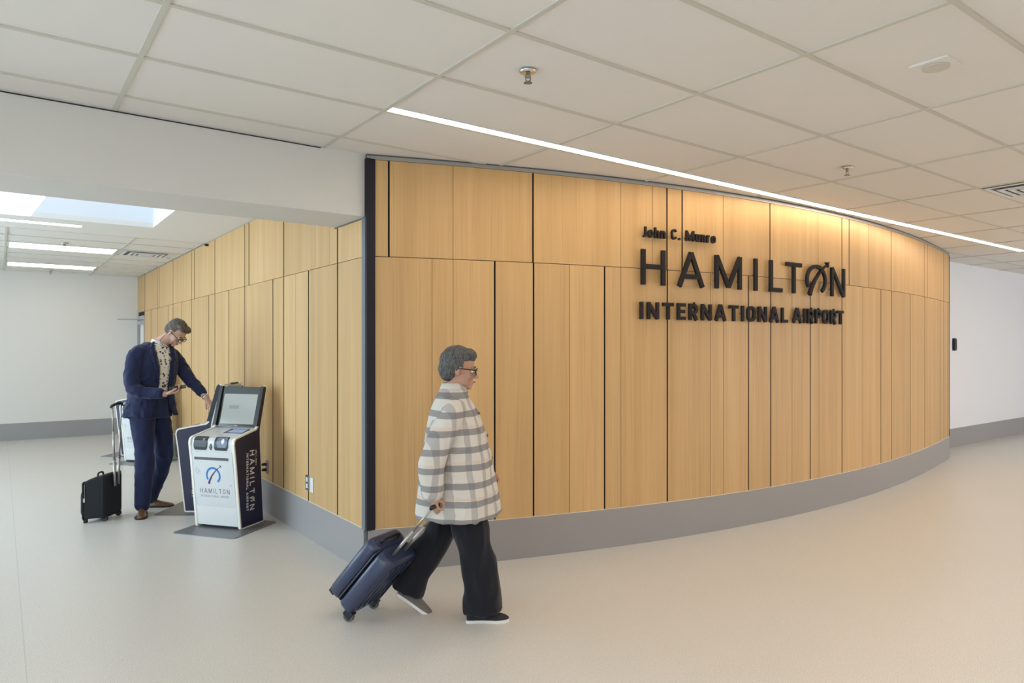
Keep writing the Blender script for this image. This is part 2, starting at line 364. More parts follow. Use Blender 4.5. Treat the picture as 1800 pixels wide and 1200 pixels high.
def logo_o(mb, w, t, fn, d0, d1, plane=True, ring=None):
    """open ring with a swoosh and a small aeroplane leaving it at the top right"""
    m = w/2; rx = m-t/2; ry = .5-t/2
    ribbon(mb if ring is None else ring, arc(m, .5, rx, ry, -52, 212, 40), t, fn, d0, d1)
    sw = [(.16*w, 0.0), (.24*w, .20), (.40*w, .47), (.62*w, .72), (.86*w, .93), (1.0*w, 1.03)]
    L = [(x-t*.55*(1-i/6), y+t*.35*(1-i/6)) for i, (x, y) in enumerate(sw)]; R = [(x+t*.45*(1-i/6.2), y-t*.25*(1-i/6.2)) for i, (x, y) in enumerate(sw)]
    e0, e1 = d0, d1*1.15
    mb.rings([[fn(*L[i], e0), fn(*R[i], e0), fn(*R[i], e1), fn(*L[i], e1)] for i in range(len(sw))], smooth=False)
    if plane:
        cx, cy = 1.04*w, 1.06; s = .085
        def q(a, b): return (cx+s*(a*.72-b*.70), cy+s*(a*.70+b*.72))
        mb.prism([q(*p) for p in [(-1.2,.16),(-.2,.2),(-.55,1.15),(-.2,1.15),(.5,.2),(1.3,0),(.5,-.2),(-.2,-1.15),(-.55,-1.15),(-.2,-.2),(-1.2,-.16),(-1.5,-.5),(-1.25,0),(-1.5,.5)]],
                 lambda x, y: fn(x, y, e0), lambda x, y: fn(x, y, e1))
def text_run(txt, t, gap):
    """list of (char, x, width) in cap heights and the total width"""
    x = 0; out = []
    for ch in txt:
        w = WID[ch]
        if ch != ' ': out.append((ch, x, w))
        x += w+gap
    return out, x-gap
def write(mb, txt, t, gap, fn, d0, d1, width, height, logo=False):
    run, tot = text_run(txt, t, gap); sx = width/tot
    for ch, x, w in run:
        wf = lambda a, b, d, x=x: fn((x+a)*sx, b*height, d)
        if logo and ch == 'O': logo_o(mb, w, t, wf, d0, d1)
        else:
            for pl in glyph(ch, w, t): ribbon(mb, pl, t, wf, d0, d1)
    return mb

# ------------------------------------------------------------------ setting
H, HL, ZB, ZJ, ZW = 2.899, 2.844, 0.303, 2.198, 2.868
XW, YF, YR, XE = 2.046, 14.357, 4.656, 10.83
TX, TY = 1.2192, 0.6096
def curve_y(x):
    t = (x-6.4)/4.4; return 3.6325-0.01658*t+0.75294*t*t-0.11292*t**3-0.03329*t**4
_xs = np.linspace(2.046, XE, 900); _ys = np.array([curve_y(x) for x in _xs])
_s = np.concatenate([[0], np.cumsum(np.hypot(np.diff(_xs), np.diff(_ys)))])
def s_of(x): return float(np.interp(x, _xs, _s))
def on_curve(s, z, d=0.0):
    """point at arc length s, height z, distance d out of the curved wall"""
    x = float(np.interp(s, _s, _xs)); y = float(np.interp(s, _s, _ys))
    e = 0.02; tx, ty = 2*e, curve_y(x+e)-curve_y(x-e); l = math.hypot(tx, ty); nx, ny = ty/l, -tx/l
    return Vector((x+nx*d, y+ny*d, z))
def curve_sheet(mb, s0, s1, z0, z1, d0, d1, step=0.12):
    n = max(1, int(math.ceil((s1-s0)/step))); rs = []
    for i in range(n+1):
        s = s0+(s1-s0)*i/n
        rs.append([on_curve(s, z0, d0), on_curve(s, z0, d1), on_curve(s, z1, d1), on_curve(s, z1, d0)])
    return mb.rings(rs, smooth=False)

structure(MB().box((-4.1, -5, -0.1), (18.1, 14.5, 0)), 'floor', M['floor'])
# main hall ceiling: tiles above a metal grid, left-room ceiling with a plain band round the skylight
def plane_rects(rects, z0, z1):
    b = MB()
    for x0, y0, x1, y1 in rects: b.box((x0, y0, z0), (x1, y1, z1))
    return b
cm = structure(plane_rects([(-4, -5, 18, 4.75)], H+0.006, H+0.05), 'ceiling', M['tile'])
g = MB()
X0, Y0 = 1.7402, 2.3582
for i in range(-5, 14): g.box((X0+i*TX-.012, -5, H-.001), (X0+i*TX+.012, 4.48 if X0+i*TX < 2.05 else 4.7, H+.007))
for j in range(-12, 4): g.box((-4, Y0+j*TY-.012, H-.0008), (18, Y0+j*TY+.012, H+.0072))
structure(g, 'ceiling_grid', M['tee'], cm)
SX0, SX1, SY0, SY1 = -1.4, 1.32, 6.3, 8.25; YG = 9.1
cl = structure(plane_rects([(-4, YG, XW, 14.4)], HL+0.006, HL+0.05), 'ceiling', M['tile'])
g = MB()
for i in range(-4, 2): g.box((0.06+i*TX-.012, YG, HL-.001), (0.06+i*TX+.012, YF, HL+.007))
for j in range(0, 9): g.box((-4, 9.128+j*TY-.012, HL-.0008), (XW, 9.128+j*TY+.012, HL+.0072))
structure(g, 'ceiling_grid', M['tee'], cl)
structure(plane_rects([(-4, 4.98, SX0, YG+.012), (SX1, 4.98, XW, YG+.012), (SX0, 4.98, SX1, SY0), (SX0, SY1, SX1, YG+.012)], HL, HL+.05), 'ceiling', M['drywall'])
# skylight shaft and its glazed opening
b = MB(); ZT = 3.9
Z0 = HL+.05
b.box((SX0-.05, SY0-.05, Z0), (SX0, SY1+.05, ZT)); b.box((SX1, SY0-.05, Z0), (SX1+.05, SY1+.05, ZT))
b.box((SX0, SY0-.05, Z0), (SX1, SY0, ZT)); b.box((SX0, SY1, Z0), (SX1, SY1+.05, ZT))
b.box((.95, SY0, ZT-.05), (SX1, SY1, ZT-.001))
wn = structure(b, 'window_1', mat('skylight_shaft_paint', (0.80, 0.83, 0.87), 0.7))
b = MB()
for x in (SX0, -.25, .91): b.box((x, SY0, ZT), (x+.04, SY1, ZT+.05))
structure(b, 'window_frame', M['alu'], wn)
# beam across the corridor opening
structure(MB().box((-4, 4.475, 2.472), (XW-.002, 5.012, H+.02)), 'trim_beam', M['beam'])
structure(MB().box((-4, 4.470, H-.007), (1.72, 4.4755, H-.001)), 'trim_beam_shadow_gap', M['backing'])
# plain walls and the shell behind the camera
structure(MB().box((-4.1, YF, 0), (XW+.05, YF+.1, 3)), 'wall_back', M['backwall'])
structure(MB().box((XE-.3, YR, 0), (18.1, YR+.1, 3)), 'wall_right', M['bluewhite'])
structure(MB().box((18, -5, 0), (18.1, YR, 3)), 'wall_far_right', M['drywall'])
structure(MB().box((-4.1, -5.1, 0), (10.9, -5, 3)).box((17.5, -5.1, 0), (18.1, -5, 3)).box((10.9, -5.1, 0), (17.5, -5, .35)).box((10.9, -5.1, 2.55), (17.5, -5, 3)), 'wall_behind', M['drywall'])
b = MB()
for x in (10.9, 12.5, 14.2, 15.8, 17.46): b.box((x, -5.07, .35), (x+.04, -5.03, 2.55))
structure(b, 'added_window_rear', M['alu'])  # frame of the added, unseen rear opening for that daylight
b = MB()
b.box((-4.1, -5, 0), (-4, 14.4, .35)); b.box((-4.1, -5, 2.55), (-4, 14.4, 3))
for y0, y1 in ((-5, -2.8), (3.2, 5.1), (12.1, 14.4)): b.box((-4.1, y0, .35), (-4, y1, 2.55))
wl = structure(b, 'wall_far_left', M['drywall'])
b = MB()
for y in (-2.8, -.8, 1.2, 3.16, 5.1, 7.4, 9.7, 12.06): b.box((-4.07, y, .35), (-4.03, y+.04, 2.55))
structure(b, 'window_2', M['alu'])
def baseboard(name, mb): structure(mb, name, M['base'])
baseboard('baseboard_back', MB().box((-4, YF-.012, 0), (XW, YF, .287)))
baseboard('baseboard_right', MB().box((XE-.2, YR-.012, 0), (18, YR, .287)))

# oak clad corridor wall (straight) -------------------------------------------------
LU = [13.592, 12.389, 12.225, 11.135, 9.91, 9.753, 8.671, 7.439, 7.282, 6.207, 5.438, 5.129, 4.978]
LL = [12.973, 12.374, 11.441, 11.135, 10.527, 9.917, 8.975, 8.671, 8.05, 7.437, 6.51, 6.207, 5.897, 5.587, 4.976]
LTHIN = {5.438, 5.129, 5.897}
wleft = MB().box((XW+.018, 4.46, 0), (XW+.12, 13.60, H)).box((XW+.018, 13.60, 2.13), (XW+.12, YF, H))
wleft = structure(wleft, 'wall_left', M['backing'])
def gaps(lst, thin, end0, end1, wide=.010):
    L = sorted(set(lst)); segs = []; a = end0
    for y in L:
        g = .0015 if y in thin else wide
        segs.append((a, y-g)); a = y+g
    segs.append((a, end1)); return [q for q in segs if q[1]-q[0] > .012]
for y0, y1 in gaps(LU, LTHIN, 4.500, YF-.004):
    top = 2.468 if y1 < 5.0 else HL-.006
    zb = ZJ+.002
    MB(lambda n: abs(n.x) > .5).box((XW, y0, zb), (XW+.0185, y1, top)).build('wood_panel', M['wood'], wleft)
for y0, y1 in gaps(LL, LTHIN, 4.500, 13.592):
    MB(lambda n: abs(n.x) > .5).box((XW, y0, ZB), (XW+.0185, y1, ZJ-.002)).build('wood_panel', M['wood'], wleft)
structure(MB().box((XW-.006, 4.50, 0), (XW+.018, 13.59, ZB-.002)), 'baseboard_left', M['base'])
structure(MB().box((XW-.007, 4.50, ZB-.002), (XW+.018, 13.59, ZB)), 'base_highlight_left', M['ktrim'])  # pale strip: highlight along the baseboard's top edge, put in as colour
structure(MB().box((XW-.003, 5.012, HL-.006), (XW+.018, YF, HL-.0005)), 'trim_1', M['alu'])
structure(MB().box((XW-.004, 4.50, 2.462), (XW+.018, 5.03, 2.4715)), 'trim_2', M['dgrey'])
# door at the far end of the corridor wall
b = MB().box((XW-.01, 13.60, 0), (XW+.06, 13.66, 2.126)).box((XW-.01, 14.29, 0), (XW+.06, 14.353, 2.126)).box((XW-.01, 13.66, 2.06), (XW+.06, 14.29, 2.126))
dr = structure(b, 'door_1', M['grey'])
structure(MB().box((XW+.10, 13.60, 0), (XW+.13, YF, 2.13)), 'door_recess', M['backing'], dr)
structure(MB().box((XW+.02, 13.665, .008), (XW+.06, 14.19, 2.055)), 'door_leaf', M['drywall'], dr)
structure(MB().box((XW-.05, 13.75, 1.97), (XW+.02, 14.10, 2.03)).box((XW-.36, 14.06, 2.055), (XW-.02, 14.09, 2.075)), 'door_closer', M['grey'], dr)

# oak clad curved wall ----------------------------------------------------------------
CU = [2.188, 2.619, 3.206, 3.943, 4.241, 4.388, 4.545, 5.005, 5.607, 6.364, 6.813, 6.962, 7.403, 8.029, 9.301, 9.443, 10.425]
CL = [2.475, 2.619, 2.917, 3.211, 3.501, 3.799, 3.946, 4.391, 4.854, 5.005, 5.318, 5.619, 5.932, 6.228, 6.379, 6.815, 7.266, 7.731, 8.041, 8.689, 9.315, 10.196, 10.444, 10.734]
CTHIN = {2.619, 3.943, 4.241, 5.005, 6.364, 7.403, 2.475, 3.501, 3.946, 4.854, 5.932, 6.379, 7.266}
S0, S1 = s_of(2.10), s_of(XE)
b = curve_sheet(MB(), s_of(2.06), S1, 0, H, -.018, -.12)
wc = structure(b, 'wall_front', M['backing'])
for lst, z0, z1 in ((CU, ZJ+.0025, ZW), (CL, ZB, ZJ-.0025)):
    thin = {s_of(x) for x in lst if x in CTHIN}
    for a, c in gaps([s_of(x) for x in lst], thin, S0, S1, .0065):
        curve_sheet(MB(lambda n: abs(n.y) > .6), a, c, z0, z1, 0, -.019).build('wood_panel', M['wood'], wc)
structure(curve_sheet(MB(), S0-.05, S1, 0, ZB-.002, .006, -.018), 'baseboard_front', M['base'])
structure(curve_sheet(MB(), S0-.05, S1, ZB-.002, ZB, .007, -.018), 'base_highlight_front', M['ktrim'])  # highlight on the curved baseboard's top edge, painted as a pale strip
structure(curve_sheet(MB(), S0-.06, S1, ZW+.002, H-.004, .004, -.018), 'trim_4', M['alu'])
structure(curve_sheet(MB(), S0-.06, S1, H-.004, H+.004, .006, -.018), 'trim_5', M['dgrey'])
structure(MB().box((XE-.002, curve_y(XE)+.005, 0), (XE+.004, YR+.02, H)).box((XE, curve_y(XE)-.004, ZB), (XE+.012, curve_y(XE)+.02, ZW)), 'trim_6', M['post'])
structure(MB().box((XW-.010, 4.436, ZB-.003), (XW+.052, 4.500, ZW+.004)), 'trim_corner_post', M['post'])
structure(MB().box((XW-.014, 4.46, ZB-.003), (XW-.009, 4.515, 2.466)), 'trim_7', M['steelpaint'])

# ------------------------------------------------------------------ ceiling things
def linear_light(name, x0, x1, y0, y1, z, dm, label, group=None, fl=.014):
    t = empty(name, ((x0+x1)/2, (y0+y1)/2, z)); tag(t, label, 'light', group)
    mx = Matrix.Translation(-t.location)
    f = MB()
    for q in ((x0-fl, y0-fl, x1+fl, y0), (x0-fl, y1, x1+fl, y1+fl), (x0-fl, y0, x0, y1), (x1, y0, x1+fl, y1)): f.box((q[0], q[1], z-.004), (q[2], q[3], z+.03), mx)
    f.build('frame', M['white'], t); MB().box((x0, y0, z-.001), (x1, y1, z+.02), mx).build('diffuser', dm, t); return t
linear_light('linear_light', 1.756, 11.40, 3.488, 3.560, H, M['strip'], 'very long thin warm linear light recessed in the ceiling along the curved oak wall', fl=.006)
for y, wh in ((.72, 'just behind the viewpoint'), (-2.6, 'nearer the rear hall wall')):  # added strips, out of view, that brighten the hall floor and ceiling
    linear_light('linear_light', -2.5, 14.5, y-.05, y+.05, H, M['hall_fill'], 'added unseen fill light strip in the hall ceiling '+wh, fl=.006)
linear_light('linear_light', -2.2, .70, 8.52, 8.68, HL, M['troffer'], 'narrow white linear ceiling light right beside the skylight edge')
linear_light('ceiling_light', .10, 1.24, 10.37, 10.93, HL, M['troffer'], 'bright rectangular corridor ceiling light, middle of three, before the most distant one')
linear_light('ceiling_light', .10, 1.24, 12.82, 13.38, HL, M['troffer'], 'bright rectangular corridor ceiling light nearest the far white wall')
def sprinkler(x, y, z, label):
    t = empty('fire_sprinkler', (x, y, z)); tag(t, label, 'sprinkler')
    prof = [(.042, 0), (.042, -.005), (.034, -.012), (.022, -.014)]
    MB().rings([[Vector((r*math.cos(a*PI/14), r*math.sin(a*PI/14), h)) for a in range(28)] for r, h in prof][::-1]).build('escutcheon', M['chrome'], t)
    MB().cyl((0, 0, -.012), (0, 0, -.034), .009).build('nozzle', M['steel'], t)
    a = MB().tube([(-.013, 0, -.020), (-.015, 0, -.04), (-.004, 0, -.054)], .003, 8).tube([(.013, 0, -.020), (.015, 0, -.04), (.004, 0, -.054)], .003, 8).box((-.014, -.003, -.024), (.014, .003, -.018))
    a.build('yoke', M['steel'], t)
    d = MB().cyl((0, 0, -.054), (0, 0, -.058), .017, 20)
    for k in range(12): d.box((.012, -.0022, -.0595), (.021, .0022, -.058), Matrix.Rotation(k*PI/6, 4, 'Z'))
    d.build('deflector', M['steel'], t)
sprinkler(2.05, 2.645, H, 'chrome fire sprinkler on the hall ceiling, nearest the viewpoint, before the light strip')
sprinkler(5.056, 2.66, H, 'small fire sprinkler on the hall ceiling above the right end of the airport lettering')
sprinkler(.64, 10.11, HL, 'small corridor ceiling sprinkler just before the middle rectangular light')
sprinkler(.684, 13.84, HL, 'tiny corridor ceiling sprinkler behind the last rectangular light')
def air_vent(x0, y0, sz, z, label):
    t = empty('air_vent', (x0+sz/2, y0+sz/2, z)); tag(t, label, 'vent'); h = sz/2
    MB().box((-h, -h, -.001), (h, h, .004)).build('back_plate', M['dgrey'], t)
    def ring(b, a, c, z0, z1):
        for q in ((-a, -a, a, -c), (-a, c, a, a), (-a, -c, -c, c), (c, -c, a, c)): b.box((q[0], q[1], z0), (q[2], q[3], z1))
    b = MB(); ring(b, h, h-.035, -.006, .002); b.build('frame', M['white'], t)
    for k, a in enumerate((h-.075, h-.135, h-.195)):
        b = MB(); ring(b, a, a-.035, -.018, -.012); b.build('louver', M['white'], t)
    MB().box((-.05, -.05, -.016), (.05, .05, -.010)).build('core', M['white'], t)
air_vent(6.66, 1.77, .57, H, 'square ceiling air diffuser at the right edge, beyond the light strip')
air_vent(1.33, 10.37, .57, HL, 'square ceiling air diffuser in the corridor beside the oak wall')
t = empty('ceiling_sensor', (3.57, 1.45, H)); tag(t, 'white recessed sensor plate on a hall ceiling tile, top right', 'sensor')
MB().box((-.085, -.085, -.004), (.085, .085, .007)).build('mounting_plate', M['tile'], t, .002)
MB().cyl((0, 0, -.004), (0, 0, -.012), .058, 28).build('sensor_cover', M['tee'], t)

# ------------------------------------------------------------------ things on the walls
def wall_frame_left(y, z):      # local x along -Y (to the right in the picture), local z out of the wall
    return Matrix.Translation((XW, y, z)) @ Matrix(((0, 0, -1, 0), (-1, 0, 0, 0), (0, 1, 0, 0), (0, 0, 0, 1)))
def outlet(y, z, label, frame_m, with_sockets=True, plugs=False):
    t = empty('wall_outlet', (XW, y, z)); tag(t, label, 'outlet')
    mx = wall_frame_left(0, 0); mx.translation = (0, 0, 0)
    MB().box((-.038, -.062, 0), (.038, .062, .006), mx).build('face_plate', frame_m, t, .002)
    if with_sockets:
        for s in (-1, 1): MB().box((-.017, s*.026-.019, .005), (.017, s*.026+.019, .009), mx).build('socket', M['white'], t, .002)
    return t, mx
t, mx = outlet(5.605, .450, 'steel duplex power outlet with two white sockets low on the oak corridor wall', M['steel'])
t, mx = outlet(6.677, .432, 'power outlet right behind the front kiosk', M['steel'])
o = MB()
for s, nm in ((-1, 'power plug'), (1, 'power plug')):
    p = empty('power_plug', (XW-.009, 6.677, .432+s*.026)); tag(p, 'black power plug in the %s socket of the outlet behind the front kiosk' % ('upper' if s > 0 else 'lower'), 'plug')
    MB().tube([(0, 0, 0), (-.03, 0, 0), (-.05, .0, -.004)], [.017, .014, .006], 14).build('plug_body', M['black'], p)
    MB().tube([(-.05, 0, -.004), (-.085, .05, -.03), (-.09, .14, -.2), (-.08, .2, -.405)], .004, 8).build('cord', M['black'], p)
o = MB().box((XW-.008, 5.507-.036, .446-.06), (XW, 5.507+.036, .446+.06)).build('blank_plate', M['white'], None, .002)
tag(o, 'plain white blank wall plate beside the duplex outlet', 'wall plate')
o = MB().tube([(XW-.012, 8.985, HL-.035), (XW-.03, 8.985, HL-.035)], .016, 14).build('wall_sensor', M['black'])
tag(o, 'tiny round black knob on the oak wall tight under the corridor ceiling', 'sensor')
t = empty('card_reader', (12.09, YR, 1.61)); tag(t, 'small black card reader on the white wall beside the end of the curved oak wall', 'card reader')
poly = [(-.045,-.085),(-.03,-.1),(.03,-.1),(.045,-.085),(.052,0),(.045,.085),(.03,.1),(-.03,.1),(-.045,.085),(-.052,0)]
MB().prism(poly, lambda x, y: Vector((x, 0, y)), lambda x, y: Vector((x*.85, -.035, y*.95))).build('housing', M['black'], t)
MB().box((-.03, -.038, -.088), (.03, -.034, -.07)).build('reader_bar', M['dgrey'], t)

# ------------------------------------------------------------------ lettering on the curved wall
sign = empty('airport_sign', on_curve(s_of(5.4), 1.79, .0)); tag(sign, 'large dark metal airport name lettering mounted on the curved oak wall', 'sign')
SO = sign.location.copy()
def letter_at(ch, x0, x1, z0, hgt, t, d0=.022, d1=.045, logo=False):
    a, c = s_of(x0), s_of(x1); w = (c-a)/hgt
    fn = lambda x, y, d: on_curve(a+x*hgt, z0+y*hgt, d)-SO
    b = MB()
    if logo: logo_o(b, w, t, fn, d0, d1)
    else:
        for pl in glyph(ch, w, t): ribbon(b, pl, t, fn, d0, d1)
    for q in ([(.5*w, .5)] if ch == 'I' else [(t/2, .25), (w-t/2, .25)] if ch in 'HMN' else []):     # stand-off pins
        b.cyl(fn(q[0], q[1], 0), fn(q[0], q[1], d0+.002), .004, 8)
    o = b.build('letter', M['letter'], sign)
for ch, x0, x1 in (('H',4.111,4.342),('A',4.469,4.749),('M',4.874,5.186),('I',5.347,5.392),('L',5.557,5.731),('T',5.792,6.025),('N',6.534,6.795)):
    letter_at(ch, x0, x1, 2.065, .283, .132)
letter_at('O', 6.100, 6.445, 2.062, .292, .115, logo=True)
def word(txt, x0, x1, z0, hgt, t, gap):
    run, tot = text_run(txt, t, gap); s0, s1 = s_of(x0), s_of(x1)
    for ch, a, w in run:
        pa = s0+(s1-s0)*a/tot; pb = s0+(s1-s0)*(a+w)/tot
        letter_at(ch, float(np.interp(pa, _s, _xs)), float(np.interp(pb, _s, _xs)), z0, hgt, t, .018, .038)
word('INTERNATIONAL', 4.102, 5.819, 1.791, .137, .20, .27); word('AIRPORT', 5.899, 6.779, 1.793, .137, .20, .20)
word('John C. Munro', 4.121, 4.883, 2.445, .085, .185, .17)

# ------------------------------------------------------------------ self-service kiosks
def kiosk(loc, rz, label):
    """local frame: +y to the back, +x is the side with the lettering, z up"""
    t = empty('check_in_kiosk', loc, rz); tag(t, label, 'kiosk', 'self-service check-in kiosks by the oak wall')
    HW = .2335; PT = .024
    prof = [(0, .012), (-.023, .21), (-.046, .41), (-.070, .62), (-.084, .715), (-.087, .745), (-.083, .770), (-.072, .788), (-.055, .799), (-.02, .806),
            (.10, .829), (.205, .848), (.222, .862), (.232, .885), (.317, 1.180), (.322, 1.203), (.332, 1.217), (.347, 1.222), (.358, 1.214), (.360, 1.197),
            (.330, 1.08), (.272, .86), (.266, .82), (.272, .66), (.316, .012), (.30, 0.006), (.012, 0.006)]
    def inset(poly, d):
        n = len(poly); out = []
        for i in range(n):
            a, b, c = Vector(poly[i-1]), Vector(poly[i]), Vector(poly[(i+1) % n])
            e0 = (b-a).normalized(); e1 = (c-b).normalized(); n0 = Vector((-e0.y, e0.x)); n1 = Vector((-e1.y, e1.x))
            m = (n0+n1); m = m.normalized() if m.length > 1e-4 else n0
            k = min(1.6, 1/max(.4, m.dot(n0))); out.append(tuple(b-m*d*k))
        return out
    inn = inset(prof, .014)
    for s in (-1, 1):
        MB().prism(prof, lambda y, z: Vector((s*(HW-PT), y, z)), lambda y, z: Vector((s*HW, y, z))).build('side_panel', M['ktrim'], t, .003)
        p = MB().prism(inn, lambda y, z: Vector((s*(HW-.004), y, z)), lambda y, z: Vector((s*(HW+.0015), y, z))).build('side_inlay', M['navy'], t)
        if s == 1:
            q = lambda x, y, d: Vector((HW+.0015+d, .118+y, .668-x))
            b = MB(); write(b, 'HAMILTON', .14, .42, q, 0, .0012, .52, .062, logo=True); b.build('lettering', M['inkwhite'], p)
            q = lambda x, y, d: Vector((HW+.0015+d, .072+y, .650-x))
            b = MB(); write(b, 'INTERNATIONAL AIRPORT', .18, .24, q, 0, .0012, .50, .026); b.build('lettering', M['inkwhite'], p)
            q = lambda x, y, d: Vector((HW+.0015+d, .196+y, .665-x))
            b = MB(); write(b, 'John C. Munro', .2, .16, q, 0, .0012, .135, .015); b.build('lettering', M['inkwhite'], p)
        # black cheek along the front edge of the head
        f = [(.222, .868), (.316, 1.198), (.331, 1.216), (.352, 1.208), (.340, 1.17), (.268, .90), (.25, .865)]
        MB().prism(f, lambda y, z: Vector((s*(HW-PT-.010), y-.010, z)), lambda y, z: Vector((s*(HW+.0022), y-.010, z))).build('head_cheek', M['black'], t, .003)
    w = HW-PT
    def fy(z): return float(np.interp(z, [.012, .21, .41, .62, .715, .745], [0, -.023, -.046, -.070, -.084, -.087]))
    sec = [(fy(z)+.004, z) for z in (.028, .21, .41, .62, .70)]+[(-.076, .742), (-.074, .768), (-.064, .784), (-.05, .793), (-.02, .800), (.10, .823), (.235, .845), (.255, .845), (.262, .66), (.30, .028)]
    MB().prism(sec, lambda y, z: Vector((-w, y, z)), lambda y, z: Vector((w, y, z))).build('body', M['kwhite'], t, .002)
    fq = lambda u, z, d: Vector((u, fy(z)+.004-d, z))
    def fbox(name, m, u0, u1, z0, z1, d=.002, parent=t, bev=0):
        return MB().rings([[fq(u0, z, d), fq(u1, z, d), fq(u1, z, -.004), fq(u0, z, -.004)] for z in (z0, z1)], smooth=False).build(name, m, parent, bev)
    fbox('service_door', M['kwhite'], -w+.004, w-.004, .202, .672, .003, bev=.001)
    fbox('lower_panel', M['white'], -w+.004, w-.004, .034, .196, .0025, bev=.001)
    fbox('boarding_pass_slot', M['dgrey'], -.185, .165, .602, .626, .006, bev=.002)
    fbox('door_lock', M['steel'], .165, .172, .385, .395, .006)
    # round-cornered reader bays that wrap the front lip
    lip = [(-.0815, .690), (-.0835, .715), (-.081, .745), (-.077, .769), (-.066, .786), (-.052, .7955), (-.036, .7985)]
    def bay(name, m, u0, u1, i0, i1, off, par):
        rs = []
        for k in range(i0, i1+1):
            y, z = lip[k]; a = Vector(lip[max(k-1, 0)]); c = Vector(lip[min(k+1, len(lip)-1)]); d = (c-a).normalized(); nv = Vector((-d.y, d.x))
            sh = .012 if k in (i0, i1) else 0
            rs.append([Vector((u0+sh, y+nv.x*off, z+nv.y*off)), Vector((u1-sh, y+nv.x*off, z+nv.y*off)), Vector((u1-sh, y-nv.x*.004, z-nv.y*.004)), Vector((u0+sh, y-nv.x*.004, z-nv.y*.004))])
        return MB().rings(rs, smooth=False).build(name, m, par)
    r1 = bay('passport_reader', M['black'], -.180, -.045, 0, 6, .002, t); bay('reader_light', M['dgrey'], -.10, -.085, 3, 4, .004, r1); bay('reader_light', M['inkpale'], -.085, -.072, 3, 4, .0045, r1)
    r2 = bay('card_reader', M['black'], .030, .165, 0, 6, .002, t)
    bay('card_reader_face', mat('reader_face', (.12, .15, .22), .3), .055, .160, 1, 5, .003, r2); bay('contactless_mark', M['inkwhite'], .098, .134, 2, 4, .0045, r2)
    bay('barcode_scanner', M['dgrey'], -.020, .006, 0, 2, .003, t)
    # touch pad on the desk
    dq = lambda u, y, d: Vector((u, y, .800+(y+.02)*.1925+d))
    MB().rings([[dq(u, .075, .0025), dq(u, .190, .0025), dq(u, .190, -.004), dq(u, .075, -.004)] for u in (-.01, .185)], smooth=False).build('touch_pad', M['glossblack'], t, .001)
    MB().rings([[dq(u, .090, .0035), dq(u, .180, .0035), dq(u, .180, .0), dq(u, .090, .0)] for u in (.025, .172)], smooth=False).build('pad_display', M['pad'], t)
    # head: tilted screen between the cheeks
    A = Vector((0, .232, .852)); U = (Vector((0, .327, 1.212))-A).normalized(); N = Vector((0, -U.z, U.y))
    hq = lambda x, y, d: A+Vector((x, 0, 0))+U*y+N*d
    def slab(name, m, x0, x1, y0, y1, d0, d1, par=t, bev=0):
        return MB().rings([[hq(x, y0, d0), hq(x, y1, d0), hq(x, y1, d1), hq(x, y0, d1)] for x in (x0, x1)], smooth=False).build(name, m, par, bev)
    slab('head_back', M['ktrim'], -w, w, .0, .366, -.032, -.010, bev=.003)
    slab('bezel', M['glossblack'], -w+.001, w-.001, .002, .368, -.012, .004, bev=.002)
    sc = slab('screen', M['screen'], -.175, .180, .028, .300, .003, .0050)
    slab('screen_window', M['screen2'], -.10, .0, .165, .195, .0048, .0054, sc)
    slab('maker_mark', M['inkpale'], -.018, .016, .010, .017, .0038, .0046)
    slab('status_strip', M['dgrey'], -.17, -.01, .370, .384, -.024, -.006, bev=.003)
    # emblem and writing on the front door
    base = lambda x0, z0: (lambda x, z, d: fq(x0+x, z0+z, .003+d))
    q = base(-.078, .393); hgt = .150
    fn = lambda x, y, d: q(x*hgt, y*hgt, d)
    ring = MB(); b = MB(); logo_o(b, 1.0, .12, fn, 0, .0014, ring=ring)
    ring.build('emblem_ring', M['blue'], t); b.build('emblem_swoosh', M['indigo'], t)
    b = MB(); write(b, 'HAMILTON', .12, .40, base(-.150, .312), 0, .0012, .300, .042); b.build('lettering', M['inkgrey'], t)
    b = MB(); write(b, 'INTERNATIONAL AIRPORT', .16, .22, base(-.146, .277), 0, .0012, .292, .020); b.build('lettering', M['inkpale'], t)
    b = MB(); q = base(-.186, .485)       # wheelchair symbol
    fn = lambda x, y, d: q(x*.05, y*.05, d)
    ribbon(b, arc(.38, .38, .32, .32, 110, 380, 20), .09, fn, 0, .0012); ribbon(b, [(.36, 1.1), (.38, .62), (.72, .60), (.95, .18), (1.1, .22)], .11, fn, 0, .0012)
    ribbon(b, arc(.36, 1.28, .05, .05, 0, 360, 10), .1, fn, 0, .0012); ribbon(b, [(.2, -.12), (1.05, -.12)], .05, fn, 0, .0012)
    b.build('wheelchair_symbol', M['inkpale'], t)
    # floor plate with cut corners
    x0, x1, y0, y1, r = -.275, .355, -.238, .350, .045
    pl = arc(x0+r, y0+r, r, r, 180, 270, 5)+arc(x1-r, y0+r, r, r, 270, 360, 5)+arc(x1-r, y1-r, r, r, 0, 90, 5)+arc(x0+r, y1-r, r, r, 90, 180, 5)
    MB().prism(pl, lambda x, y: Vector((x, y, 0)), lambda x, y: Vector((x, y, .006))).build('floor_plate', M['plate'], t)
    return t
RA, RB = math.atan2(-.8, .6), math.atan2(-.8, -.6)
kiosk((1.5155, 6.323, 0), RA, 'white front kiosk with lit screen facing the hall, nearest the corner of the oak wall')
kiosk((1.547, 7.311, 0), RB, 'kiosk turned away behind the front one, navy side and white edge showing, man touching it')
kiosk((1.5145, 10.594, 0), RA, 'far white kiosk half hidden behind the standing man, its front facing the viewer')
kiosk((1.547, 11.582, 0), RB, 'most distant kiosk, navy side with white edge, seen behind the suitcase handle')

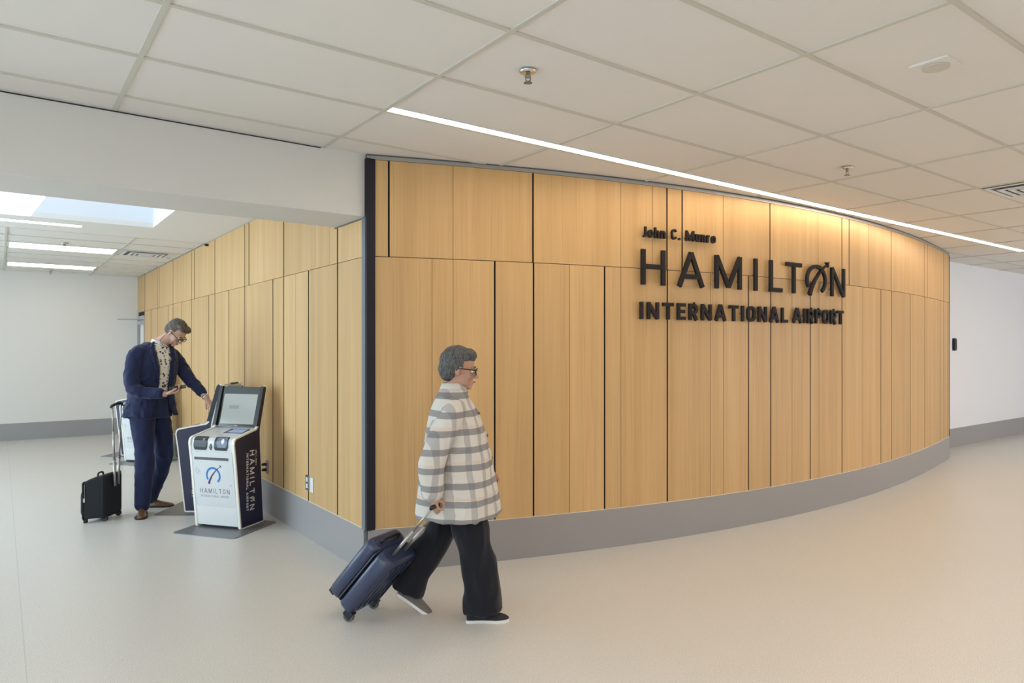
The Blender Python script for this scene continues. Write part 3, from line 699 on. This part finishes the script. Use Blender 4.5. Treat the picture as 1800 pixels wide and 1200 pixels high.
# ------------------------------------------------------------------ people
def frame_m(X, Y, Z, o): return Matrix(((X[0], Y[0], Z[0], o[0]), (X[1], Y[1], Z[1], o[1]), (X[2], Y[2], Z[2], o[2]), (0, 0, 0, 1)))
def head_matrix(c, fwd, up, s=1.0):
    f = Vector(fwd).normalized(); u = (Vector(up)-f*Vector(up).dot(f)).normalized(); l = u.cross(f)
    return frame_m(l*s, -f*s, u*s, c)
def head_pieces(mb, mx):
    h = MB(); R = Matrix.Rotation
    h.ell((0, .012, .028), (.074, .094, .087)); h.ell((0, -.033, -.028), (.061, .055, .074)); h.ell((0, -.030, -.072), (.051, .050, .038))
    h.ell((0, -.070, -.098), (.022, .018, .017)); h.ell((0, -.074, .016), (.047, .017, .010))
    for s in (-1, 1):
        h.ell((s*.036, -.056, -.036), (.024, .024, .024)); h.ell((s*.009, -.096, -.039), (.009, .010, .007)); h.ell((s*.046, -.012, -.070), (.012, .03, .025))
        h.ell((s*.075, .010, -.008), (.007, .018, .031), R(s*.25, 3, 'Z')); h.ell((s*.072, .004, -.026), (.007, .010, .014))
    h.tube([(0, -.082, .006), (0, -.096, -.016), (0, -.106, -.034)], [.008, .009, .0115], 12)
    h.ell((0, -.086, -.065), (.023, .010, .0055)); h.ell((0, -.084, -.075), (.019, .011, .006))
    h.xform(mx); mb.add(h.v, h.f)
def socket_deform(mx):
    es = [mx @ Vector((s*.031, -.086, -.001)) for s in (-1, 1)]; ms = mx @ Vector((0, -.097, -.0702)); back = (mx.to_3x3() @ Vector((0, 1, 0))).normalized()
    lat = (mx.to_3x3() @ Vector((1, 0, 0))).normalized(); upv = (mx.to_3x3() @ Vector((0, 0, 1))).normalized()
    def f(co, no):
        for e in es:
            d = (co-e).length
            if d < .04: co = co+back*.010*math.exp(-(d/.0135)**2)
        q = co-ms
        if q.length < .04: co = co+back*.005*math.exp(-(q.dot(lat)/.02)**2-(q.dot(upv)/.0028)**2)
        return co
    return f
def hand_pieces(mb, w, d, back, ms=1, s=1.0, curl=(20, 30, 20), thumb=(.75, .62, -.25), tcurl=(.9, .1, -.4), per=(0, 0, 0, 0)):
    X = Vector(d).normalized(); Z = Vector(back); Z = (Z-X*Z.dot(X)).normalized(); Y = Z.cross(X)
    mx = frame_m(X*s, Y*s, Z*s, w); h = MB()
    h.tube([(-.03, 0, 0), (.0, 0, 0), (.035, .002*ms, 0), (.075, 0, .001), (.092, 0, .001)], [.026, .027, .037, .041, .038], 20, side=(0, 1, 0), ratio=.40)
    for k, (y, L, r) in enumerate(((.0305, .070, .0088), (.0105, .078, .0092), (-.0095, .073, .0088), (-.0285, .057, .0078))):
        p = Vector((.084-.004*abs(k-1), y*ms, .0)); a = math.radians(2+per[k]*.2); pts = [p-Vector((.02, 0, 0)), p]; sp = (1.2-k)*.05*ms
        for seg, c in zip((.46, .30, .24), curl):
            a += math.radians(c+per[k]); p = p+Vector((math.cos(a), sp, -math.sin(a)))*L*seg; pts.append(p)
        h.tube(pts, [r, r*1.02, r*.96, r*.9, r*.78], 12, sub=5)
    b0 = Vector((.012, .018*ms, -.004)); t1 = Vector((thumb[0], thumb[1]*ms, thumb[2])).normalized(); t2 = Vector((tcurl[0], tcurl[1]*ms, tcurl[2])).normalized()
    h.tube([b0, b0+t1*.042, b0+t1*.042+(t1+t2).normalized()*.030, b0+t1*.042+(t1+t2).normalized()*.030+t2*.024], [.014, .0125, .0105, .0092], 12, sub=5)
    h.xform(mx); mb.add(h.v, h.f); return mx
class Torso:
    def __init__(s, rings, c, S): s.r = rings; s.c = Vector((c[0], c[1], 0)).normalized(); s.S = Vector((S[0], S[1], 0)).normalized()
    def at(s, z):
        zs = [r[0] for r in s.r]; return [float(np.interp(z, zs, [r[k] for r in s.r])) for k in range(1, 5)]
    def pt(s, z, th, off=0.0, zo=0.0):
        cx, cy, a, b = s.at(z); p = .9; ct, st = math.cos(th), math.sin(th)
        fx = math.copysign(abs(ct)**p, ct); fs = math.copysign(abs(st)**p, st)
        return Vector((cx, cy, z+zo))+s.c*(b+off)*fx+s.S*(a+off)*fs
    def solid(s, mb, z0, z1, off=0.0, n=22, seg=40, dome=0.0):
        rs = [[s.pt(z0+(z1-z0)*i/n, 2*PI*j/seg, off) for j in range(seg)] for i in range(n+1)]
        return mb.rings(rs)
    def shell(s, mb, z0, z1, open_fn, off, thick, flare=None, n=26, seg=64):
        rs = []
        for i in range(n+1):
            z = z0+(z1-z0)*i/n; o0 = open_fn(z); ring = []
            ths = [o0+(2*PI-2*o0)*j/seg for j in range(seg+1)]
            fl = (lambda th: flare(z, th)) if flare else (lambda th: 0)
            ring = [s.pt(z, th, off+thick+fl(th)) for th in ths]+[s.pt(z, th, off+fl(th)) for th in ths[::-1]]
            rs.append(ring)
        return mb.rings(rs)
def folds(amp, scale, zsq=.45, seed=0, ax=None):
    def f(co, no):
        n = noise.noise(Vector((co.x*scale+seed, co.y*scale, co.z*scale*zsq)))+.5*noise.noise(Vector((co.x*scale*2.1, co.y*scale*2.1+seed, co.z*scale*1.2)))
        r = 1-abs(n)*2.2
        return co+no*amp*r*.5
    return f
def shoe(parent, name, heel, toe_dir, L=.30, m=None, ms=None, pitch=0.0, laces=True, wid=.050, hgt=.095, toe_cap=None):
    d = Vector((toe_dir[0], toe_dir[1], 0)).normalized(); y = Vector((-d.y, d.x, 0))
    mx = frame_m(d, y, Vector((0, 0, 1)), heel) @ Matrix.Translation((L*.78, 0, 0)) @ Matrix.Rotation(pitch, 4, 'Y') @ Matrix.Translation((-L*.78, 0, 0))
    X = [0, .03, .10, .25, .42, .58, .72, .86, .95, 1.0]; Wd = [.55, .70, .76, .70, .72, .88, 1.0, .86, .55, .2]; T = [.78, .98, 1.0, .98, .88, .66, .54, .46, .36, .26]
    rs = []
    for x, w, tz in zip(X, Wd, T):
        w *= wid; tz *= hgt; ring = []
        for j in range(20):
            a = 2*PI*j/20; cy, sz = math.cos(a), math.sin(a)
            ring.append(mx @ Vector((x*L, w*math.copysign(abs(cy)**.8, cy)*(1-.28*max(0, sz)*(tz/hgt)), max(.010, .012+(tz-.012)*max(0, sz)**.75))))
        rs.append(ring)
    u = MB().rings(rs).build(name, m, parent)
    q = u.modifiers.new('s', 'SUBSURF'); q.levels = 1; q.render_levels = 1
    rs = [[mx @ Vector((x*L*1.01-.002, sgn*(w*wid+.004), z)) for sgn, z in ((-1, 0.0), (1, 0.0), (1, .016), (-1, .016))] for x, w in zip(X, Wd)]
    MB().rings(rs, smooth=False).build('sole', ms, u)
    if laces:
        b = MB()
        for k in range(4):
            x = (.36+.07*k)*L; z = hgt*(.93-.075*k-.012*k*k)+.001
            b.tube([mx @ Vector((x, -.016, z-.006)), mx @ Vector((x, 0, z+.002)), mx @ Vector((x, .016, z-.006))], .0022, 6, sub=3)
        b.build('laces', ms if name == 'dress_shoe' else M['wsole'], u)
        if toe_cap is None:
            b = MB().tube([mx @ Vector((.70*L, wid*sg, hgt*(.50 if abs(sg) < .5 else .30))) for sg in (-.82, -.4, 0, .4, .82)], .0018, 6)
            b.build('toe_seam', ms, u)
    return u
def glasses(parent, mx, m, lens=True):
    g = MB(); P = lambda x, y, z: mx @ Vector((x, y, z))
    for s in (-1, 1):
        o = [(s*(.0335+.0245*math.copysign(abs(math.cos(a))**.6, math.cos(a))), -.103+.006*abs(math.cos(a)), .000+.0175*math.copysign(abs(math.sin(a))**.7, math.sin(a))) for a in [k*PI/10 for k in range(20)]]
        for k in range(20): g.tube([P(*o[k]), P(*o[(k+1) % 20])], .0032, 6, round_ends=False)
        g.tube([P(s*.058, -.096, .006), P(s*.074, -.07, .006), P(s*.081, .0, .004), P(s*.079, .018, -.010)], .0032, 6, sub=3)
        if lens:
            pass
    g.tube([P(-.010, -.106, .004), P(0, -.109, .007), P(.010, -.106, .004)], .002, 6, sub=3)
    f = g.build('glasses', m, parent)
    for s in (-1, 1):
        MB().prism([(s*(.0335+.0235*math.cos(a)), .0165*math.sin(a)) for a in [k*PI/10 for k in range(20)]], lambda x, z: P(x, -.101, z), lambda x, z: P(x, -.1025, z)).build('lens', M['lens'], f)
def eyes(parent, mx, s=1.0):
    for q in (-1, 1):
        e = MB().ell(mx @ Vector((q*.031, -.0755, -.002)), (.0112*s,)*3, seg=14, rows=8).build('eye', M['eye'], parent)
        MB().ell(mx @ Vector((q*.031, -.0835, -.006)), (.0050*s,)*3, seg=12, rows=6).build('iris', M['iris'], e)
    b = MB()
    for q in (-1, 1): b.tube([mx @ Vector((q*.014, -.089, .021)), mx @ Vector((q*.032, -.090, .026)), mx @ Vector((q*.050, -.078, .021))], [.0028, .0035, .002], 8)
    b.build('eyebrows', M['hair'], parent)
def hair_piece(parent, mx, m, seed=1, full=0.0, front_z=.066, fringe=0.0, vox=.004):
    h = MB()
    h.ell((0, .022, .040), (.080+full, .096+full, .088+full)); h.ell((0, .050+full*.5, -.004), (.070+full, .062+full, .068+full))
    h.ell((.012, -.040, .088), (.058+full*.5, .045+fringe, .030+full)); h.ell((-.03, -.02, .085), (.045, .05, .032+full))
    def f(co, no):
        n = noise.noise(Vector((co.x*55+seed, co.y*22, co.z*22)))+.6*noise.noise(Vector((co.x*120, co.y*50+seed, co.z*50)))
        co = co+no*n*.006
        if co.y < -.022 and co.z < front_z+.012*noise.noise(co*60): co = Vector((co.x*.72, co.y*.6, co.z*.8))
        elif co.y < .024 and co.z < -.004 and abs(co.x) > .04: co = Vector((co.x*.75, co.y, co.z))
        elif co.y < .0 and co.z < .02: co = Vector((co.x*.86, co.y, co.z))
        return mx @ co
    return remesh(h, 'hair', m, parent, vox, 3, f)

# --- man in the navy suit -----------------------------------------------------------
O = Vector((1.17, 7.40, 0)); man = empty('person', O, -math.atan2(O.x, O.y))
tag(man, 'man in a navy suit and glasses standing at the kiosks, holding a phone', 'person')
CH, SS = (.62, -.78), (.78, .62)
tor = Torso([(.88, -.015, 0, .205, .160), (.95, -.015, 0, .200, .158), (1.06, -.005, 0, .178, .145), (1.18, .005, 0, .180, .145), (1.32, .015, 0, .198, .150), (1.44, .022, .0, .204, .142),
             (1.51, .026, 0, .190, .120), (1.560, .034, 0, .152, .100), (1.600, .050, -.003, .102, .082), (1.635, .066, -.008, .068, .066)], CH, SS)
HMX = head_matrix((.212, -.055, 1.708), (.52, -.36, -.74), (.62, -.42, .66), 1.02)
RS, RE, RW_ = Vector((-.120, -.135, 1.490)), Vector((-.148, -.215, 1.190)), Vector((.105, -.315, 1.135))
LS, LE, LW_ = Vector((.185, .120, 1.475)), Vector((.340, .020, 1.245)), Vector((.475, -.150, 1.075))
RH, LH, RK, LK, RA_, LA = Vector((-.075, -.07, .92)), Vector((.055, .06, .92)), Vector((-.055, -.115, .52)), Vector((.108, .09, .52)), Vector((-.075, -.135, .09)), Vector((-.010, .190, .09))
sk = MB(); head_pieces(sk, HMX)
sk.tube([(.035, 0, 1.50), (.055, 0, 1.585), (.105, -.020, 1.630), (.165, -.035, 1.665)], [.07, .060, .056, .058], 20)
tor.solid(sk, .90, 1.56, -.03)
for a, e, w in ((RS, RE, RW_), (LS, LE, LW_)): sk.tube([Vector((.03, 0, 1.47)), a, e, w], [.07, .050, .042, .029], 16)
for a, e, w in ((RH, RK, RA_), (LH, LK, LA)): sk.tube([a, e, w, w-Vector((0, 0, .03))], [.080, .055, .036, .036], 16)
rm = hand_pieces(sk, RW_+Vector((.02, -.002, .004)), (.94, -.12, .26), (-.12, .35, -.95), 1, .98, curl=(22, 34, 26), thumb=(.80, .45, -.42), tcurl=(.95, -.25, -.15))
lm_ = hand_pieces(sk, LW_+Vector((.010, -.014, -.014)), (.42, -.60, -.68), (.35, -.45, .80), -1, .98, curl=(18, 30, 22), per=(-12, 14, 18, 20), thumb=(.85, .5, -.25))
remesh(sk, 'body', M['skin'], man, .0042, 3, socket_deform(HMX))
eyes(man, HMX); glasses(man, HMX, M['black']); hair_piece(man, HMX, M['hair'], 3, 0.0, .074)
MB().ell(HMX @ Vector((0, -.0925, -.0655)), (.012, .010, .006)).build('lips', M['lip'], man)
b = MB(); tor.solid(b, 1.05, 1.605, .0); shirt = remesh(b, 'shirt', M['floral'], man, .006, 3, folds(.006, 14))
col = MB(); NB = Vector((.068, -.010, 1.628)); cc, s_ = tor.c, tor.S
rs = []
for j in range(25):
    th = .28+(2*PI-.56)*j/24; q = lambda r, h: NB+cc*r*math.cos(th)+s_*r*math.sin(th)+Vector((.012, -.003, 1)).normalized()*h
    dz = -.022*max(0, math.cos(th))
    rs.append([q(.060, -.034+dz), q(.060, .016+dz), q(.065, .016+dz), q(.076, -.022+dz-.02*max(0, math.cos(th))**3)])
col.rings(rs).build('shirt_collar', M['collar'], man)
# jacket: open shell, sleeves, lapels
op = lambda z: float(np.interp(z, [.88, 1.0, 1.15, 1.38, 1.54, 1.61], [.50, .36, .28, .26, .42, .9]))
def fl(z, th):
    k = max(0, (1.15-z)/.27); return k*(.010+.032*math.exp(-((th-.7)/.6)**2))
j = MB(); tor.shell(j, .915, 1.612, op, .006, .016, fl)
j.tube([Vector((.02, -.05, 1.50)), RS, RE, RW_-Vector((.03, -.012, -.004))], [.072, .073, .060, .044], 24, sub=9)
j.tube([Vector((.08, .06, 1.49)), LS, LE, LW_-Vector((.035, -.045, -.048))], [.072, .070, .056, .042], 24, sub=9)
remesh(j, 'jacket', M['suit'], man, .0058, 4, folds(.016, 10, .9, 5))
for sg in (-1, 1):
    rs = []
    for i in range(15):
        z = 1.20+(1.62-1.20)*i/14; w = .34*math.sin(min(1, i/11)*PI/2)*(1 if i < 12 else .8); o0 = op(z)-.03
        rs.append([tor.pt(z, sg*o0, .024), tor.pt(z, sg*(o0+w*.5), .034), tor.pt(z, sg*(o0+w), .026), tor.pt(z, sg*(o0+w*.5), .022)])
    MB().rings(rs).build('lapel', M['suit'], man)
MB().rings([[tor.pt(z, th, .030+fl(z, th)), tor.pt(z, th, .020+fl(z, th)), tor.pt(z+.045, th, .020+fl(z+.045, th)), tor.pt(z+.045, th, .030+fl(z+.045, th))] for z, th in ((1.02, -1.0-.06*k) for k in range(9))], smooth=False).build('pocket_flap', M['suit'], man)
p = MB(); tor.solid(p, .90, 1.085, .0035)
p.tube([RH+Vector((.0, 0, .06)), RH, RK, RA_], [.100, .106, .080, .060], 24, sub=9); p.tube([LH+Vector((0, 0, .06)), LH, LK, LA], [.100, .106, .080, .060], 24, sub=9)
remesh(p, 'trousers', M['trouser'], man, .0062, 4, folds(.017, 8, .8, 11))
MB().rings([[tor.pt(z, 2*PI*k/40, .008) for k in range(40)] for z in (1.068, 1.092)], caps=False).build('belt', M['black'], man)
shoe(man, 'dress_shoe', RA_+Vector((.004, .075, -.09)), (-.06, -1), .30, M['shoe'], M['sole'], hgt=.085)
shoe(man, 'dress_shoe', LA+Vector((-.06, .015, -.09)), (.93, -.30), .28, M['shoe'], M['sole'], hgt=.085)
d = (LW_-LE).normalized()
MB().cyl(LW_-d*.022, LW_-d*.004, .0335, 20, .0325).build('watch', M['chrome'], man)
MB().tube([HMX @ Vector((-.079, .018, -.012)), Vector((.075, -.080, 1.63)), Vector((.118, -.11, 1.575)), Vector((.16, -.10, 1.58)), HMX @ Vector((.079, .018, -.012))], .0022, 6).build('glasses_cord', M['black'], man)
# phone in the man's right hand
pz = rm @ Vector((.105, .004, -.030))
ph = empty('mobile_phone', (0, 0, 0), 0); ph.matrix_world = man.matrix_basis @ Matrix.Translation(pz) @ (rm.to_3x3().normalized().to_4x4()) @ Matrix.Rotation(-.12, 4, 'Y')
tag(ph, 'dark mobile phone held flat in the suited man\'s right hand', 'phone')
MB().box((-.074, -.036, -.0045), (.074, .036, .0045)).build('phone_body', M['black'], ph, .003)
MB().box((-.069, -.033, -.0052), (.069, .033, -.0044)).build('phone_screen', M['glossblack'], ph)

# --- black wheeled laptop bag ---------------------------------------------------------
O = Vector((.75, 7.25, 0)); bag = empty('wheeled_laptop_bag', O, -math.atan2(O.x, O.y)); tag(bag, 'black nylon wheeled laptop bag standing on the floor left of the suited man', 'suitcase')
e1 = Vector((-1, .06, 0)).normalized(); e2 = Vector((.52, .85, 0)).normalized(); c0 = Vector((.012, -.062, 0))
bm_ = frame_m(e1, e2, Vector((0, 0, 1)), c0)
def bag_sec(x, y0, y1, z0, z1, r=.025): return [(y, z) for y, z in arc(y0+r, z0+r, r, r, 180, 270, 4)+arc(y1-r, z0+r, r, r, 270, 360, 4)+arc(y1-r, z1-r, r, r, 0, 90, 4)+arc(y0+r, z1-r, r, r, 90, 180, 4)]
rs = [[Vector((x, y, z)) for y, z in bag_sec(x, y0, y1, z0, z1)] for x, y0, y1, z0, z1 in ((-.002, .012, .268, .045, .395), (.006, 0, .28, .033, .408), (.07, 0, .28, .033, .408), (.13, 0, .28, .033, .385), (.165, .002, .278, .035, .362), (.174, .012, .268, .045, .350))]
MB().rings(rs, smooth=False).xform(bm_).build('main_compartment', M['nylon'], bag, .006)
rs = [[Vector((x, y, z)) for y, z in bag_sec(x, y0, y1, z0, z1)] for x, y0, y1, z0, z1 in ((.16, .015, .265, .06, .30), (.186, .018, .262, .065, .285), (.196, .03, .25, .08, .26))]
MB().rings(rs, smooth=False).xform(bm_).build('front_pocket', M['nylon'], bag, .006)
for x in (.012, .165):
    pl = bag_sec(x, -.002, .282, .031, .410 if x < .1 else .365, .027); pl.append(pl[0])
    MB().tube([bm_ @ Vector((x, y, z)) for y, z in pl], .0045, 8, sub=2).build('piping', M['nylon2'], bag)
MB().tube([bm_ @ Vector(q) for q in ((.10, .10, .395), (.10, .11, .425), (.10, .17, .425), (.10, .18, .395))], .008, 8).build('carry_handle', M['nylon2'], bag)
zp = MB().tube([bm_ @ Vector((.150, -.002, z)) for z in (.34, .25, .22)], .003, 6).build('zipper', M['steel'], bag)
MB().box((.143, -.008, .19), (.157, -.002, .225), bm_).build('zipper_pull', M['chrome'], zp)
for y in (.035, .245):
    w = MB().cyl(bm_ @ Vector((.012, y-.012, .025)), bm_ @ Vector((.012, y+.012, .025)), .025, 20).build('wheel', M['black'], bag)
for y in (.03, .25): MB().box((.145, y-.012, 0), (.170, y+.012, .05), bm_).build('foot', M['black'], bag, .003)
hm = MB()
hs = [bm_ @ Vector((-.010, .085, 0)), bm_ @ Vector((-.010, .195, 0))]
top = [Vector((.078, .06, 1.03)), Vector((.150, .10, 1.045))]
for k in range(2):
    a = Vector((hs[k].x, hs[k].y, .30)); bb = top[k]
    a = Vector((bb.x+(.02 if k == 0 else -.028), bb.y, .33)) if False else Vector((.098 if k == 0 else .125, hs[k].y, .30))
    l = lambda f: a+(bb-a)*f
    h1 = MB().cyl(l(0), l(.34), .0115, 14).build('handle_tube', M['tube'], bag); MB().cyl(l(.33), l(.68), .0090, 14).build('handle_tube', M['tube'], bag); MB().cyl(l(.67), l(1), .0068, 14).build('handle_tube', M['tube'], bag)
    MB().cyl(l(.325), l(.345), .0135, 14).build('handle_joint', M['steel'], h1)
MB().tube([top[0]-Vector((.012, 0, .012)), top[0], (top[0]+top[1])/2+Vector((0, 0, .008)), top[1], top[1]+Vector((.006, 0, -.012))], [.011, .013, .013, .013, .011], 12).build('grip', M['black'], bag)

# --- walking woman ---------------------------------------------------------------------
O = Vector((2.13, 3.45, 0)); wk = empty('person', O, -math.atan2(O.x, O.y))
tag(wk, 'short grey-haired person in long plaid flannel coat and wide black trousers, walking', 'person')
tw = Torso([(.56, .020, 0, .225, .212), (.66, .018, 0, .222, .205), (.80, .014, 0, .215, .190), (.95, .014, 0, .208, .172), (1.08, .010, 0, .200, .145), (1.17, .002, 0, .190, .118),
            (1.225, -.004, 0, .160, .095), (1.26, -.006, 0, .115, .078), (1.295, -.006, 0, .075, .066), (1.32, -.004, 0, .058, .058)], (1, -.12), (.12, 1))
HM2 = head_matrix((.034, -.006, 1.440), (.985, -.06, -.14), (.14, 0, .985), .97)
RS, RE, RW_ = Vector((-.012, -.190, 1.190)), Vector((-.115, -.255, .965)), Vector((-.118, -.245, .775))
LS, LE, LW_ = Vector((.010, .185, 1.190)), Vector((.070, .235, .965)), Vector((.185, .200, .830))
RH, LH, RK, LK, RA_, LA = Vector((.03, -.09, .78)), Vector((.0, .09, .78)), Vector((.125, -.09, .42)), Vector((-.105, .09, .44)), Vector((.140, -.08, .10)), Vector((-.285, .085, .150))
sk = MB(); head_pieces(sk, HM2)
sk.tube([(-.01, 0, 1.20), (-.008, 0, 1.29), (.004, -.002, 1.34), (.022, -.004, 1.39)], [.06, .052, .049, .055], 20)
tw.solid(sk, .76, 1.27, -.045)
for a, e, w in ((RS, RE, RW_), (LS, LE, LW_)): sk.tube([Vector((0, 0, 1.17)), a, e, w], [.06, .044, .036, .025], 16)
for a, e, w in ((RH, RK, RA_), (LH, LK, LA)): sk.tube([a, e, w], [.075, .05, .034], 16)
hr = hand_pieces(sk, RW_+Vector((.006, .008, -.014)), (.14, .16, -.97), (-.85, -.45, -.2), 1, .88, curl=(55, 75, 50), thumb=(.75, .35, -.6), tcurl=(.4, -.5, -.8))
hand_pieces(sk, LW_+Vector((.010, -.005, -.010)), (.70, -.1, -.70), (.5, .7, .5), -1, .88, curl=(25, 35, 25), thumb=(.8, .5, -.3))
remesh(sk, 'body', M['skin2'], wk, .0042, 3, socket_deform(HM2))
eyes(wk, HM2, .97); glasses(wk, HM2, M['black']); hair_piece(wk, HM2, M['hair2'], 9, .012, .060, .006)
MB().ell(HM2 @ Vector((0, -.0925, -.0655)), (.012, .010, .006)).build('lips', M['lip'], wk)
j = MB(); rs = []
tw.shell(j, .600, 1.325, lambda z: .012, .0, .020, lambda z, th: .012*max(0, (1.0-z)/.4)*(1+math.sin(th*5+1)))
j.tube([Vector((0, -.09, 1.19)), RS, RE, RW_+Vector((0, 0, .01))], [.066, .072, .066, .058], 24, sub=9)
j.tube([Vector((0, .09, 1.19)), LS, LE, LW_-Vector((.012, 0, -.012))], [.066, .072, .064, .056], 24, sub=9)
remesh(j, 'flannel_coat', M['plaid'], wk, .0065, 4, folds(.018, 8, .6, 2))
rs = []
for k in range(25):
    th = .2+(2*PI-.4)*k/24; q = lambda r, h: Vector((-.004, 0, 1.325))+tw.c*r*math.cos(th)+tw.S*r*math.sin(th)+Vector((0, 0, h))
    rs.append([q(.056, -.02), q(.060, .035), q(.067, .036), q(.088, -.022)])
MB().rings(rs).build('coat_collar', M['plaid'], wk)
for k in range(5): MB().ell(tw.pt(.66+.13*k, .10, .030), (.006, .009, .009), seg=12, rows=6).build('button', M['dgrey'], wk)
p = MB(); tw.solid(p, .62, .80, -.05)
p.tube([RH, Vector((.075, -.09, .60)), RK, Vector((.150, -.085, .25)), Vector((.170, -.08, .060))], [.115, .105, .092, .098, .112], 28, side=(1, 0, 0), ratio=.80, sub=8, round_ends=False)
p.tube([LH, Vector((-.050, .09, .60)), LK, Vector((-.195, .09, .30)), Vector((-.278, .085, .130))], [.110, .100, .088, .092, .102], 28, side=(1, 0, .5), ratio=.80, sub=8, round_ends=False)
remesh(p, 'trousers', M['blackcloth'], wk, .0065, 4, folds(.022, 7, .5, 21))
shoe(wk, 'sneaker', Vector((.070, -.080, 0)), (1, -.04), .245, M['bshoe'], M['wsole'], wid=.044, hgt=.085, toe_cap=1)
shoe(wk, 'sneaker', Vector((-.372, .085, .0)), (1, .0), .245, M['gshoe'], M['wsole'], pitch=.62, wid=.044, hgt=.085, toe_cap=1)

# --- rolling suitcase pulled by the woman -------------------------------------------------
grip = hr @ Vector((.078, 0, -.022)); gw = wk.matrix_basis @ grip
ang = math.radians(48)                         # tilt of the case axis above the floor
yaw = math.atan2(-.38, .60)                   # it trails behind and slightly away from the viewer
ax = (wk.matrix_basis.to_3x3() @ Vector((math.cos(yaw), math.sin(yaw), 0))).normalized()
lat = Vector((-ax.y, ax.x, 0)); U = ax*math.cos(ang)+Vector((0, 0, math.sin(ang))); F = ax*math.sin(ang)-Vector((0, 0, math.cos(ang)))   # U along the case, F out of its lower face
TB = .21; HC = .47; Wc = .145
# grip lies on the line: base + U*Lh + (-F)*offset ; wheels touch the floor
zg = gw.z; off = .045; wr = .032
L = (zg-wr-off*math.cos(ang))/math.sin(ang)
bpt = gw-U*L+F*off; bpt.z = wr
case = empty('rolling_suitcase', (bpt.x, bpt.y, 0)); tag(case, 'navy blue rolling cabin suitcase tilted and pulled behind the walking person', 'suitcase')
cm_ = frame_m(lat, -F, U, Vector((0, 0, wr)))    # x across, y from the lower face to the upper, z along the case
def rr(x0, x1, y0, y1, r): return arc(x0+r, y0+r, r, r, 180, 270, 5)+arc(x1-r, y0+r, r, r, 270, 360, 5)+arc(x1-r, y1-r, r, r, 0, 90, 5)+arc(x0+r, y1-r, r, r, 90, 180, 5)
for y0, y1, nm in ((-.012, TB*.47, 'lower_shell'), (TB*.50, TB-.012, 'upper_shell')):
    rs = [[Vector((x, y, z)) for x, y in rr(-Wc+i, Wc-i, y0+(i*.6 if nm[0] == 'l' else 0), y1-(i*.6 if nm[0] == 'u' else 0), .035)] for z, i in ((.018, .03), (.022, .012), (.04, .002), (HC-.04, .0), (HC-.02, .010), (HC-.012, .03))]
    sh = MB().rings(rs).xform(cm_).build(nm, M['caseblue'], case)
    for k in range(5):
        x = -.10+.05*k; yy = (y0-.001) if nm[0] == 'l' else (y1+.001)
        MB().tube([Vector((x, yy, .07)), Vector((x, yy, HC-.07))], .004, 8).xform(cm_).build('rib', M['caseblue'], sh)
rs = [[Vector((x, TB*.46+k, z)) for x, z in rr(-Wc+.004, Wc-.004, .018, HC-.014, .04)] for k in (0, TB*.05)]
MB().rings(rs).xform(cm_).build('zipper_band', M['black'], case)
for s in (-1, 1):
    for y in (.0,): 
        hsg = MB().box((s*(Wc-.035)-.02, -.02, -.012), (s*(Wc-.035)+.02, .035, .04), cm_).build('wheel_housing', M['black'], case, .004)
        MB().cyl(Vector((s*(Wc-.035)-.012, 0, 0)), Vector((s*(Wc-.035)+.012, 0, 0)), wr, 22).xform(cm_).build('wheel', M['dgrey'], case)
    MB().box((s*(Wc-.035)-.014, TB-.06, .0), (s*(Wc-.035)+.014, TB-.02, .03), cm_).build('foot', M['black'], case, .004)
MB().tube([Vector((-.07, TB-.07, HC-.02)), Vector((-.065, TB-.07, HC+.018)), Vector((.065, TB-.07, HC+.018)), Vector((.07, TB-.07, HC-.02))], .009, 10).xform(cm_).build('carry_handle', M['black'], case)
gl = cm_.inverted() @ (gw-Vector((bpt.x, bpt.y, 0)))
for s in (-1, 1):
    MB().cyl(Vector((s*.055, gl.y, HC-.03)), Vector((s*.055, gl.y, HC+(gl.z-HC)*.5)), .0095, 12).xform(cm_).build('handle_tube', M['tube'], case)
    MB().cyl(Vector((s*.055, gl.y, HC+(gl.z-HC)*.48)), Vector((s*.055, gl.y, gl.z)), .007, 12).xform(cm_).build('handle_tube', M['tube'], case)
MB().tube([Vector((-.062, gl.y, gl.z-.006)), Vector((-.05, gl.y, gl.z)), Vector((.05, gl.y, gl.z)), Vector((.062, gl.y, gl.z-.006))], .0125, 12).xform(cm_).build('grip', M['black'], case)
